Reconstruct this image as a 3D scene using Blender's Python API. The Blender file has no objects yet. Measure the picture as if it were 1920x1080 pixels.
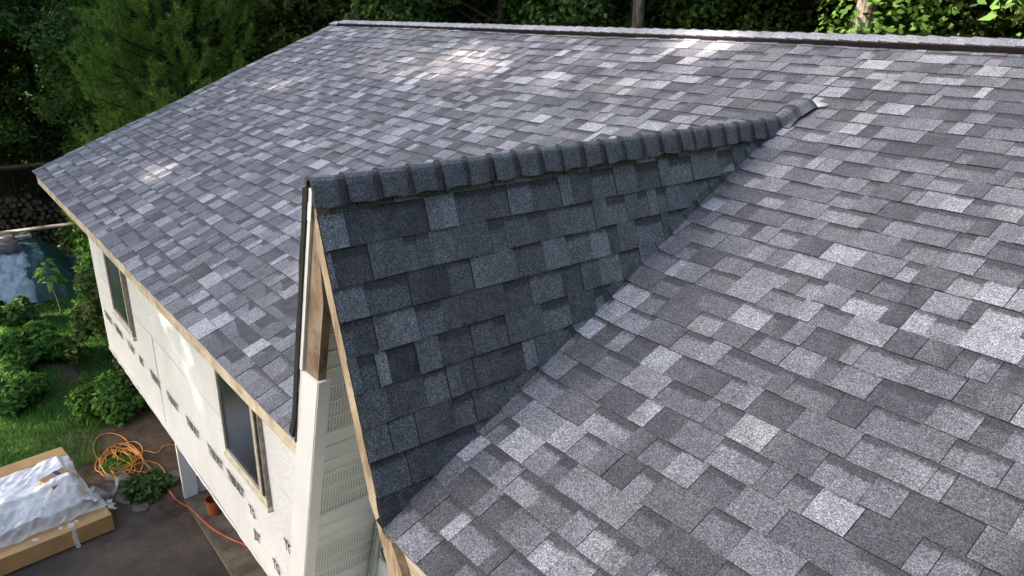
import bpy, math, random
import numpy as np
from mathutils import Vector, Matrix, noise

R = math.radians
sc = bpy.context.scene
col = sc.collection
random.seed(7)
rng = np.random.default_rng(7)

# ------------------------------------------------------------------ camera
cam_d = bpy.data.cameras.new('Camera')
cam = bpy.data.objects.new('Camera', cam_d)
col.objects.link(cam)
CAM = Vector((2.6591, -1.1807, 1.9643))
yaw, pitch, roll = 0.8888, 0.3528, 0.0106
cy_, sy_, cp_, sp_ = math.cos(yaw), math.sin(yaw), math.cos(pitch), math.sin(pitch)
fwd = Vector((-sy_ * cp_, cy_ * cp_, -sp_))
rt = Vector((cy_, sy_, 0))
up = rt.cross(fwd)
rt2 = rt * math.cos(roll) + up * math.sin(roll)
up2 = -rt * math.sin(roll) + up * math.cos(roll)
m = Matrix((rt2, up2, -fwd)).transposed().to_4x4()
m.translation = CAM
cam.matrix_world = m
cam_d.sensor_width = 36
cam_d.lens = 26.154
cam_d.clip_start = 0.05
cam_d.clip_end = 800
sc.camera = cam

# ------------------------------------------------------------------ sky, sun, exposure
SUN = Vector((-0.50, -0.75, 0.43)).normalized()
w = bpy.data.worlds.new('World')
sc.world = w
w.use_nodes = True
nt = w.node_tree
sky = nt.nodes.new('ShaderNodeTexSky')
sky.sky_type = 'NISHITA'
sky.sun_disc = False
sky.sun_elevation = math.asin(SUN.z)
sky.sun_rotation = math.atan2(SUN.x, SUN.y)
sky.air_density = 0.85
sky.dust_density = 4.6
sky.ozone_density = 0.75
nt.links.new(sky.outputs[0], nt.nodes['Background'].inputs[0])
nt.nodes['Background'].inputs[1].default_value = 0.15
sl = bpy.data.lights.new('Sun', 'SUN')
sl.energy = 4.6
sl.angle = R(0.7)
sl.color = (1.0, 0.87, 0.78)
so = bpy.data.objects.new('Sun', sl)
so.rotation_euler = SUN.to_track_quat('Z', 'Y').to_euler()
so.location = (-20, -30, 20)
col.objects.link(so)
sc.view_settings.view_transform = 'Standard'
sc.view_settings.look = 'None'
sc.view_settings.exposure = 2.22
sc.view_settings.gamma = 1.0

# ------------------------------------------------------------------ sizes of the place (metres)
P = 0.4153                    # main roof pitch (5 in 12)
YR = 4.40                     # ridge distance from the eave
ZR = P * YR
XL, XR = -8.589, 5.0          # roof ends
GW, GH = 0.4214, 1.357        # gable half width, gable ridge height
G = GH / GW
GC = 1 / math.hypot(1, G)     # cos of gable slope
GS = G * GC
OV = 0.46                     # eave overhang: front wall plane
GZ = -4.75                    # ground level
WB = -2.57                    # underside of the upper storey
EXPO = 0.143                  # shingle exposure


# ------------------------------------------------------------------ helpers
def tag(o, label=None, cat=None, group=None, kind=None):
    if label: o['label'] = label
    if cat: o['category'] = cat
    if group: o['group'] = group
    if kind: o['kind'] = kind
    return o


def empty(name, loc, rz=0):
    o = bpy.data.objects.new(name, None)
    col.objects.link(o)
    o.location = loc
    o.rotation_euler = (0, 0, rz)
    o.empty_display_size = 0.2
    return o


class MB:
    """collects faces, then links them as ONE mesh object"""
    def __init__(self):
        self.v, self.f, self.c, self.u, self.mi = [], [], [], [], []

    def face(self, pts, cols=None, uvs=None, mi=0):
        b = len(self.v)
        self.v += [tuple(p) for p in pts]
        n = len(pts)
        self.f.append(tuple(range(b, b + n)))
        if cols is None: cols = [(1, 1, 1, 1)] * n
        elif not isinstance(cols[0], (tuple, list)): cols = [cols] * n
        self.c += cols
        self.u += uvs if uvs else [(0, 0)] * n
        self.mi.append(mi)

    def box(self, a, b, mi=0, M=None):
        x0, y0, z0 = a; x1, y1, z1 = b
        p = [Vector(q) for q in ((x0,y0,z0),(x1,y0,z0),(x1,y1,z0),(x0,y1,z0),(x0,y0,z1),(x1,y0,z1),(x1,y1,z1),(x0,y1,z1))]
        if M: p = [M @ q for q in p]
        for f in ((0,3,2,1),(4,5,6,7),(0,1,5,4),(1,2,6,5),(2,3,7,6),(3,0,4,7)):
            self.face([p[i] for i in f], mi=mi)

    def prism(self, poly, d0, d1, mapf, mi=0):
        """polygon in 2D extruded between d0 and d1; mapf(a, b, d) -> 3D"""
        n = len(poly)
        self.face([mapf(a, b, d0) for a, b in poly], mi=mi)
        self.face([mapf(a, b, d1) for a, b in reversed(poly)], mi=mi)
        for i in range(n):
            a, b = poly[i], poly[(i + 1) % n]
            self.face([mapf(*a, d0), mapf(*a, d1), mapf(*b, d1), mapf(*b, d0)], mi=mi)

    def tube(self, pts, rad, n=8, mi=0, cap=True):
        pts = [Vector(p) for p in pts]
        if not isinstance(rad, (list, tuple)): rad = [rad] * len(pts)
        rings = []
        t = (pts[1] - pts[0]).normalized()
        ref = Vector((0, 0, 1)) if abs(t.z) < 0.9 else Vector((1, 0, 0))
        nrm = t.cross(ref).normalized()
        for i, p in enumerate(pts):
            if i == 0: t = pts[1] - pts[0]
            elif i == len(pts) - 1: t = pts[-1] - pts[-2]
            else: t = pts[i + 1] - pts[i - 1]
            t.normalize()
            nrm = (nrm - t * nrm.dot(t)).normalized()
            bi = t.cross(nrm)
            b = len(self.v)
            for k in range(n):
                a = 2 * math.pi * k / n
                self.v.append(tuple(p + (nrm * math.cos(a) + bi * math.sin(a)) * rad[i]))
            rings.append(b)
        for i in range(len(rings) - 1):
            for k in range(n):
                a, b = rings[i], rings[i + 1]
                self.f.append((a + k, a + (k + 1) % n, b + (k + 1) % n, b + k))
                self.c += [(1, 1, 1, 1)] * 4; self.u += [(k / n, i), ((k + 1) / n, i), ((k + 1) / n, i + 1), (k / n, i + 1)]; self.mi.append(mi)
        if cap:
            for b in (rings[0], rings[-1]):
                self.f.append(tuple(range(b, b + n)))
                self.c += [(1, 1, 1, 1)] * n; self.u += [(0, 0)] * n; self.mi.append(mi)

    def mesh(self, name, mats, smooth=False):
        me = bpy.data.meshes.new(name)
        me.from_pydata(self.v, [], self.f)
        ca = me.color_attributes.new('Col', 'FLOAT_COLOR', 'CORNER')
        ca.data.foreach_set('color', np.array(self.c, dtype=np.float32).ravel())
        uv = me.uv_layers.new(name='UVMap')
        uv.data.foreach_set('uv', np.array(self.u, dtype=np.float32).ravel())
        for mt in (mats if isinstance(mats, (list, tuple)) else [mats]): me.materials.append(mt)
        me.polygons.foreach_set('material_index', self.mi)
        if smooth: me.polygons.foreach_set('use_smooth', [True] * len(me.polygons))
        me.update()
        return me

    def build(self, name, mats, parent=None, smooth=False):
        return link(name, self.mesh(name, mats, smooth), parent)


def link(name, me, parent=None):
    o = bpy.data.objects.new(name, me)
    col.objects.link(o)
    if parent: o.parent = parent
    return o


def quads_mesh(name, V, mat, smooth=False, n=4, uv=None):
    """V: (k, n, 3) array of separate polygons -> mesh, fast"""
    k = len(V)
    me = bpy.data.meshes.new(name)
    me.vertices.add(k * n); me.loops.add(k * n); me.polygons.add(k)
    me.vertices.foreach_set('co', np.asarray(V, dtype=np.float32).ravel())
    me.loops.foreach_set('vertex_index', np.arange(k * n, dtype=np.int32))
    me.polygons.foreach_set('loop_start', np.arange(0, k * n, n, dtype=np.int32))
    me.polygons.foreach_set('loop_total', np.full(k, n, dtype=np.int32))
    me.materials.append(mat)
    me.update(calc_edges=True)
    me.validate()
    return me


# ------------------------------------------------------------------ materials
class Mat:
    def __init__(self, name):
        self.m = bpy.data.materials.new(name)
        self.m.use_nodes = True
        self.t = self.m.node_tree
        self.b = self.t.nodes['Principled BSDF']

    def n(self, typ, **kw):
        o = self.t.nodes.new(typ)
        for k, v in kw.items(): setattr(o, k, v)
        return o

    def l(self, a, b): self.t.links.new(a, b)

    def tex(self, scale, detail=3, rough=0.55, coord='Object', dist=0.0, stretch=None):
        tc = self.n('ShaderNodeTexCoord')
        src = tc.outputs[coord]
        if stretch:
            mp = self.n('ShaderNodeMapping'); mp.inputs['Scale'].default_value = stretch
            self.l(src, mp.inputs[0]); src = mp.outputs[0]
        x = self.n('ShaderNodeTexNoise')
        x.inputs['Scale'].default_value = scale; x.inputs['Detail'].default_value = detail
        x.inputs['Roughness'].default_value = rough; x.inputs['Distortion'].default_value = dist
        self.l(src, x.inputs['Vector'])
        return x.outputs[0]

    def ramp(self, fac, stops, interp='LINEAR'):
        r = self.n('ShaderNodeValToRGB')
        r.color_ramp.interpolation = interp
        e = r.color_ramp.elements
        while len(e) < len(stops): e.new(0.5)
        for i, (p, c) in enumerate(stops):
            e[i].position = p
            e[i].color = (*c, 1) if len(c) == 3 else c
        self.l(fac, r.inputs[0])
        return r.outputs[0]

    def math(self, op, a, b=None, clamp=False):
        x = self.n('ShaderNodeMath', operation=op, use_clamp=clamp)
        for i, v in enumerate((a, b)):
            if v is None: continue
            if isinstance(v, (int, float)): x.inputs[i].default_value = v
            else: self.l(v, x.inputs[i])
        return x.outputs[0]

    def mix(self, fac, a, b, blend='MIX'):
        x = self.n('ShaderNodeMix', data_type='RGBA', blend_type=blend)
        for sock, v in ((x.inputs[0], fac), (x.inputs[6], a), (x.inputs[7], b)):
            if isinstance(v, (int, float)): sock.default_value = v
            elif isinstance(v, tuple): sock.default_value = (*v, 1)
            else: self.l(v, sock)
        return x.outputs[2]

    def bump(self, h, strength=0.3, dist=0.01):
        x = self.n('ShaderNodeBump')
        x.inputs['Strength'].default_value = strength; x.inputs['Distance'].default_value = dist
        self.l(h, x.inputs['Height']); self.l(x.outputs[0], self.b.inputs['Normal'])

    def base(self, c, rough=0.6, spec=0.5, metal=0.0):
        if isinstance(c, tuple): self.b.inputs['Base Color'].default_value = (*c, 1)
        else: self.l(c, self.b.inputs['Base Color'])
        self.b.inputs['Roughness'].default_value = rough
        self.b.inputs['Specular IOR Level'].default_value = spec
        self.b.inputs['Metallic'].default_value = metal
        return self.m


def shingle_mat():
    M = Mat('asphalt_shingle')
    at = M.n('ShaderNodeAttribute', attribute_name='Col')
    sep = M.n('ShaderNodeSeparateColor'); M.l(at.outputs['Color'], sep.inputs[0])
    uvn = M.n('ShaderNodeUVMap'); uvn.uv_map = 'UVMap'
    sx = M.n('ShaderNodeSeparateXYZ'); M.l(uvn.outputs[0], sx.inputs[0])
    # soft blend of granule colours inside a tab
    blot = M.tex(16, 3, 0.6)
    tone = M.math('ADD', sep.outputs[0], M.math('MULTIPLY', M.math('SUBTRACT', blot, 0.5), 0.5), True)
    basec = M.ramp(tone, [(0.0, (0.032, 0.033, 0.037)), (0.25, (0.072, 0.074, 0.081)), (0.5, (0.126, 0.130, 0.141)),
                          (0.75, (0.200, 0.206, 0.221)), (1.0, (0.32, 0.33, 0.35))])
    # brownish blend granules on some tabs
    warm = M.mix(M.math('MULTIPLY', sep.outputs[2], 0.18), basec, M.mix(1.0, basec, (1.16, 1.0, 0.80), 'MULTIPLY'))
    # ragged dark granule strip at the head of a backing piece
    fine0 = M.tex(60, 2)
    edge = M.math('ADD', sx.outputs[1], M.math('MULTIPLY', M.math('SUBTRACT', fine0, 0.5), 0.30))
    thr = M.math('SUBTRACT', 1.0, sep.outputs[1])
    band = M.math('MULTIPLY', M.math('SUBTRACT', edge, thr), 9.0, True)
    has = M.math('GREATER_THAN', sep.outputs[1], 0.01)
    band = M.math('MULTIPLY', band, has)
    c = M.mix(M.math('MULTIPLY', band, 0.85), warm, (0.040, 0.040, 0.046))
    # granules
    g1 = M.tex(185, 2, 0.75)
    g2 = M.tex(80, 1, 0.5)
    gr = M.ramp(g1, [(0.36, (0.30, 0.30, 0.31)), (0.50, (0.90, 0.90, 0.91)), (0.64, (1.95, 1.95, 2.0))])
    gr2 = M.ramp(g2, [(0.3, (0.76, 0.76, 0.76)), (0.7, (1.25, 1.25, 1.25))])
    big = M.ramp(M.tex(0.9, 3), [(0.3, (0.90, 0.90, 0.92)), (0.7, (1.09, 1.08, 1.06))])
    c = M.mix(1.0, c, gr, 'MULTIPLY')
    c = M.mix(1.0, c, gr2, 'MULTIPLY')
    c = M.mix(1.0, c, big, 'MULTIPLY')
    M.bump(g1, 0.55, 0.004)
    return M.base(c, 0.72, 0.55)


def simple(name, c1, c2, scale=8, rough=0.6, spec=0.4, stretch=None, bump=0.15, detail=4, lo=0.35, hi=0.65, bd=0.01):
    M = Mat(name)
    t = M.tex(scale, detail, stretch=stretch)
    if bump: M.bump(t, bump, bd)
    return M.base(M.ramp(t, [(lo, c1), (hi, c2)]), rough, spec)


def wood_mat(name, dark, mid, light, axis):
    """long grain along one axis"""
    M = Mat(name)
    st = [22, 22, 22]; st[axis] = 1.2
    g = M.tex(3.0, 5, 0.65, dist=0.6, stretch=tuple(st))
    k = M.tex(5, 3, 0.6)
    kk = M.tex(26, 3, 0.7)
    c = M.ramp(g, [(0.30, dark), (0.50, mid), (0.70, light)])
    c = M.mix(M.ramp(k, [(0.42, (0, 0, 0)), (0.62, (1, 1, 1))]), c, light)
    c = M.mix(M.ramp(kk, [(0.62, (0, 0, 0)), (0.72, (0.7, 0.7, 0.7))]), c, dark)
    M.bump(g, 0.4, 0.004)
    return M.base(c, 0.8, 0.25)


def wrap_mat():
    M = Mat('house_wrap')
    v = M.n('ShaderNodeTexVoronoi'); v.inputs['Scale'].default_value = 26
    tc = M.n('ShaderNodeTexCoord'); M.l(tc.outputs['Object'], v.inputs['Vector'])
    big = M.tex(1.3, 4)
    h = M.math('ADD', M.math('MULTIPLY', M.math('SUBTRACT', 0.5, v.outputs['Distance']), 0.5), M.math('MULTIPLY', big, 1.6))
    M.bump(h, 0.7, 0.016)
    c = M.ramp(big, [(0.3, (0.68, 0.71, 0.75)), (0.65, (0.78, 0.81, 0.85))])
    st = M.tex(4, 5, 0.7, stretch=(1, 1, 0.25))
    c = M.mix(1.0, c, M.ramp(st, [(0.3, (0.93, 0.93, 0.93)), (0.6, (1, 1, 1))]), 'MULTIPLY')
    return M.base(c, 0.42, 0.5)


def soffit_mat():
    M = Mat('vented_soffit')
    uvn = M.n('ShaderNodeUVMap'); uvn.uv_map = 'UVMap'
    s = M.n('ShaderNodeSeparateXYZ'); M.l(uvn.outputs[0], s.inputs[0])
    U, V = s.outputs[0], s.outputs[1]
    fu = M.math('SUBTRACT', M.math('FRACT', M.math('MULTIPLY', U, 62)), 0.5)
    fv = M.math('SUBTRACT', M.math('FRACT', M.math('MULTIPLY', V, 62)), 0.5)
    d = M.math('SQRT', M.math('ADD', M.math('MULTIPLY', fu, fu), M.math('MULTIPLY', fv, fv)))
    hole = M.math('LESS_THAN', d, 0.29)
    at = M.n('ShaderNodeAttribute', attribute_name='Col')
    sep = M.n('ShaderNodeSeparateColor'); M.l(at.outputs['Color'], sep.inputs[0])
    hole = M.math('MULTIPLY', hole, sep.outputs[0])
    dirt = M.tex(6, 5, 0.7)
    c = M.ramp(dirt, [(0.3, (0.67, 0.72, 0.70)), (0.65, (0.76, 0.81, 0.79))])
    c = M.mix(hole, c, (0.16, 0.17, 0.16))
    return M.base(c, 0.5, 0.4)


def leaf_mat(name, dark, light, trans=0.25, rough=0.55):
    M = Mat(name)
    gi = M.n('ShaderNodeNewGeometry')
    oi = M.n('ShaderNodeObjectInfo')
    r = M.math('ADD', M.math('MULTIPLY', gi.outputs['Random Per Island'], 0.75), M.math('MULTIPLY', oi.outputs['Random'], 0.25))
    mid = tuple((a + b) / 2 for a, b in zip(dark, light))
    c = M.ramp(r, [(0.0, dark), (0.6, mid), (1.0, light)])
    M.base(c, 0.75, 0.12)
    tr = M.n('ShaderNodeBsdfTranslucent')
    M.l(c, tr.inputs[0])
    mx = M.n('ShaderNodeMixShader'); mx.inputs[0].default_value = trans
    M.l(M.b.outputs[0], mx.inputs[1]); M.l(tr.outputs[0], mx.inputs[2])
    M.l(mx.outputs[0], M.t.nodes['Material Output'].inputs[0])
    return M.m


def glass_mat():
    M = Mat('window_glass')
    t = M.tex(2.5, 3, stretch=(3, 3, 0.6))
    return M.base(M.ramp(t, [(0.3, (0.008, 0.012, 0.019)), (0.7, (0.018, 0.026, 0.040))]), 0.22, 0.09)


def plastic_mat(name, c1, c2, rough, alpha=1.0):
    M = Mat(name)
    t = M.tex(5, 5, 0.65, dist=0.8)
    M.bump(t, 0.5, 0.03)
    M.base(M.ramp(t, [(0.35, c1), (0.6, c2)]), rough, 0.6)
    M.b.inputs['Alpha'].default_value = alpha
    return M.m


MT = dict(
    shingle=shingle_mat(),
    black=simple('black_flashing', (0.006, 0.006, 0.007), (0.02, 0.02, 0.022), 30, 0.55),
    vent=simple('ridge_vent_plastic', (0.006, 0.005, 0.006), (0.016, 0.013, 0.013), 40, 0.85, spec=0.08, stretch=(1, 4, 4)),
    white=simple('white_aluminium', (0.74, 0.77, 0.80), (0.81, 0.83, 0.86), 3, 0.38, bump=0.05),
    fascia=wood_mat('bare_fascia_wood', (0.22, 0.15, 0.08), (0.50, 0.42, 0.30), (0.66, 0.60, 0.48), 0),
    grain_left=wood_mat('weathered_board', (0.075, 0.052, 0.036), (0.19, 0.135, 0.09), (0.33, 0.26, 0.19), 2),
    grain_pale=wood_mat('pale_board', (0.13, 0.09, 0.055), (0.34, 0.255, 0.165), (0.50, 0.42, 0.31), 2),
    wrap=wrap_mat(),
    ink=simple('black_print', (0.012, 0.012, 0.013), (0.045, 0.045, 0.048), 60, 0.5, bump=0),
    soffit=soffit_mat(),
    jtrim=simple('grey_green_trim', (0.52, 0.58, 0.54), (0.62, 0.67, 0.63), 9, 0.5),
    glass=glass_mat(),
    vinyl=simple('window_vinyl', (0.52, 0.47, 0.38), (0.66, 0.62, 0.53), 14, 0.5),
    railgrey=simple('window_rail_metal', (0.16, 0.14, 0.12), (0.30, 0.27, 0.23), 20, 0.45),
    door=simple('garage_door_paint', (0.10, 0.11, 0.115), (0.16, 0.17, 0.175), 7, 0.5),
    concrete=simple('concrete_slab', (0.10, 0.082, 0.062), (0.20, 0.17, 0.13), 5, 0.9, 0.2, detail=7),
    stone=simple('flat_stone', (0.09, 0.078, 0.062), (0.19, 0.17, 0.145), 7, 0.9, 0.2, detail=6, bump=0.5),
    card=simple('cardboard', (0.42, 0.26, 0.12), (0.53, 0.35, 0.17), 2.5, 0.75, 0.2, detail=6, bump=0.08),
    cardshade=simple('cardboard_shaded', (0.34, 0.20, 0.09), (0.43, 0.265, 0.12), 3, 0.75, 0.2, detail=6, bump=0.08),  # darker copy of card for the front long side, shade put into its colour
    wrapwhite=plastic_mat('white_stretch_film', (0.74, 0.76, 0.79), (0.88, 0.88, 0.89), 0.34),
    film=plastic_mat('clear_stretch_film', (0.58, 0.60, 0.61), (0.85, 0.86, 0.87), 0.15, 0.42),
    tarpgreen=plastic_mat('green_tarp', (0.014, 0.045, 0.040), (0.040, 0.10, 0.09), 0.45),
    tarpwhite=plastic_mat('pale_plastic_sheet', (0.22, 0.28, 0.36), (0.50, 0.56, 0.64), 0.3),
    tarpdark=plastic_mat('black_plastic_sheet', (0.012, 0.013, 0.016), (0.04, 0.042, 0.05), 0.4),
    bark=simple('grey_bark', (0.06, 0.05, 0.04), (0.20, 0.175, 0.145), 5, 0.95, 0.1, stretch=(4, 4, 0.7), bump=0.9, detail=6, bd=0.04),
    barkdark=simple('dark_bark', (0.025, 0.02, 0.016), (0.07, 0.058, 0.045), 5, 0.95, 0.1, stretch=(4, 4, 0.7), bump=0.9, detail=6, bd=0.04),
    logend=simple('cut_log_end', (0.05, 0.036, 0.024), (0.15, 0.115, 0.08), 5, 0.9, 0.1),
    plank=wood_mat('grey_plank', (0.12, 0.10, 0.08), (0.26, 0.22, 0.17), (0.40, 0.35, 0.28), 1),
    orange=simple('orange_cord', (0.58, 0.24, 0.03), (0.68, 0.31, 0.05), 20, 0.45, bump=0),
    red=simple('red_cord', (0.55, 0.085, 0.03), (0.66, 0.13, 0.05), 20, 0.45, bump=0),
    bucket=simple('orange_bucket', (0.30, 0.075, 0.03), (0.38, 0.10, 0.045), 6, 0.4),
    blue=simple('blue_print', (0.02, 0.05, 0.20), (0.03, 0.07, 0.28), 20, 0.5, bump=0),
    label=simple('paper_label', (0.60, 0.60, 0.66), (0.75, 0.75, 0.80), 20, 0.5, bump=0),
    seal=simple('pale_sealant', (0.26, 0.26, 0.265), (0.52, 0.52, 0.52), 18, 0.7),
    leaf=leaf_mat('forest_leaf', (0.023, 0.046, 0.013), (0.125, 0.236, 0.049)),
    leaf2=leaf_mat('olive_leaf', (0.014, 0.027, 0.009), (0.105, 0.155, 0.031)),
    leafbright=leaf_mat('bright_leaf', (0.025, 0.064, 0.010), (0.119, 0.212, 0.038)),
    leafbush=leaf_mat('bush_leaf', (0.028, 0.084, 0.015), (0.164, 0.353, 0.061)),
    leafshrub=leaf_mat('shrub_leaf', (0.025, 0.053, 0.013), (0.133, 0.195, 0.049)),
    leafsap=leaf_mat('sapling_leaf', (0.10, 0.21, 0.03), (0.23, 0.38, 0.07)),
    needle=leaf_mat('pine_needle', (0.070, 0.150, 0.026), (0.30, 0.46, 0.09), 0.25),
    grass=leaf_mat('grass_blade', (0.049, 0.135, 0.024), (0.181, 0.389, 0.073), 0.2),
    weed=leaf_mat('weed_leaf', (0.036, 0.079, 0.020), (0.144, 0.245, 0.072)),
)


def ground_mat():
    M = Mat('forest_floor')
    a = M.tex(1.2, 7, 0.65)
    b = M.tex(22, 5, 0.7)
    c = M.ramp(a, [(0.35, (0.028, 0.062, 0.015)), (0.5, (0.045, 0.088, 0.022)), (0.66, (0.065, 0.058, 0.032))])
    c = M.mix(1.0, c, M.ramp(b, [(0.3, (0.55, 0.55, 0.55)), (0.7, (1.4, 1.4, 1.4))]), 'MULTIPLY')
    M.bump(b, 0.6, 0.03)
    return M.base(c, 0.95, 0.1)


def soil_mat():
    M = Mat('bare_soil')
    a = M.tex(2.2, 7, 0.65)
    b = M.tex(30, 5, 0.7)
    c = M.ramp(a, [(0.32, (0.060, 0.043, 0.030)), (0.55, (0.115, 0.085, 0.060)), (0.7, (0.17, 0.13, 0.092))])
    c = M.mix(1.0, c, M.ramp(b, [(0.3, (0.6, 0.6, 0.6)), (0.7, (1.35, 1.35, 1.35))]), 'MULTIPLY')
    M.bump(b, 0.7, 0.03)
    return M.base(c, 0.95, 0.1)


def asphalt_mat():
    M = Mat('old_asphalt')
    a = M.tex(1.1, 6, 0.65)
    b = M.tex(120, 3, 0.7)
    v = M.n('ShaderNodeTexVoronoi', feature='DISTANCE_TO_EDGE'); v.inputs['Scale'].default_value = 2.2
    tc = M.n('ShaderNodeTexCoord')
    wob = M.n('ShaderNodeTexNoise'); wob.inputs['Scale'].default_value = 3.5; wob.inputs['Detail'].default_value = 5
    M.l(tc.outputs['Object'], wob.inputs['Vector'])
    ad = M.mix(0.22, tc.outputs['Object'], wob.outputs['Color'])
    M.l(ad, v.inputs['Vector'])
    c = M.ramp(a, [(0.30, (0.046, 0.042, 0.038)), (0.52, (0.078, 0.067, 0.056)), (0.64, (0.115, 0.094, 0.072)), (0.74, (0.18, 0.145, 0.105))])
    c = M.mix(1.0, c, M.ramp(b, [(0.3, (0.55, 0.55, 0.55)), (0.7, (1.5, 1.5, 1.5))]), 'MULTIPLY')
    crack = M.ramp(v.outputs['Distance'], [(0.0, (0.62, 0.62, 0.62)), (0.013, (1, 1, 1))])
    c = M.mix(M.ramp(M.tex(0.8, 2), [(0.45, (0, 0, 0)), (0.6, (1, 1, 1))]), c, M.mix(1.0, c, crack, 'MULTIPLY'))
    M.bump(b, 0.5, 0.01)
    return M.base(c, 0.9, 0.2)


# ------------------------------------------------------------------ ground
def sheet(name, poly, z, mat, sub=None, kind='structure'):
    mb = MB()
    mb.face([(x, y, z) for x, y in poly])
    return tag(mb.build(name, mat), kind=kind)


def wavy(pts, n=6, amp=0.10, seed=0):
    r = random.Random(seed)
    out = []
    for i in range(len(pts)):
        a, b = Vector(pts[i]), Vector(pts[(i + 1) % len(pts)])
        d = b - a
        k = max(1, int(d.length / 0.35)) if d.length < 14 else 12
        nrm = Vector((-d.y, d.x)).normalized()
        for j in range(k):
            f = j / k
            o = r.uniform(-amp, amp) if 0 < j else 0
            out.append(tuple(a + d * f + nrm * o))
    return out


sheet('ground', [(-300, -300), (300, -300), (300, 300), (-300, 300)], GZ - 0.004, ground_mat())
sheet('soil', wavy([(-10.4, -0.2), (-7.2, -0.3), (-5, 0.2), (-5, 2.0), (-11.5, 2.0), (-11.3, 0.9), (-10.2, 0.6)], amp=0.09, seed=3), GZ, soil_mat())
sheet('path', wavy([(-15.2, 0.25), (-13.2, 0.15), (-12.2, 0.3), (-12.2, 0.5), (-13.2, 0.5), (-15.0, 0.6)], amp=0.05, seed=4), GZ + 0.001, soil_mat())
sheet('driveway', wavy([(-9.6, -12), (8, -12), (8, 0.85), (-5.0, 0.95), (-6.9, 0.72), (-7.55, 0.25), (-7.75, -0.35), (-9.5, -0.6)], amp=0.05, seed=5), GZ + 0.004, asphalt_mat())
mb = MB()
mb.box((-7.35, 0.86, GZ), (4, 2.2, GZ + 0.05))
mb.build('concrete_apron', MT['concrete'])
tag(bpy.data.objects['concrete_apron'], kind='structure')

# ------------------------------------------------------------------ THE HOUSE
house = empty('house', (0, 0, 0))
tag(house, 'white wrapped house with new grey shingle roof and narrow steep front gable', 'house')


def pick_tone(r, bias=0.0):
    x = r.random()
    if x < 0.12: t = r.uniform(0.80, 1.0)
    elif x < 0.36: t = r.uniform(0.60, 0.80)
    elif x < 0.80: t = r.uniform(0.40, 0.60)
    else: t = r.uniform(0.22, 0.38)
    return min(1, max(0, t + bias))


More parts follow.
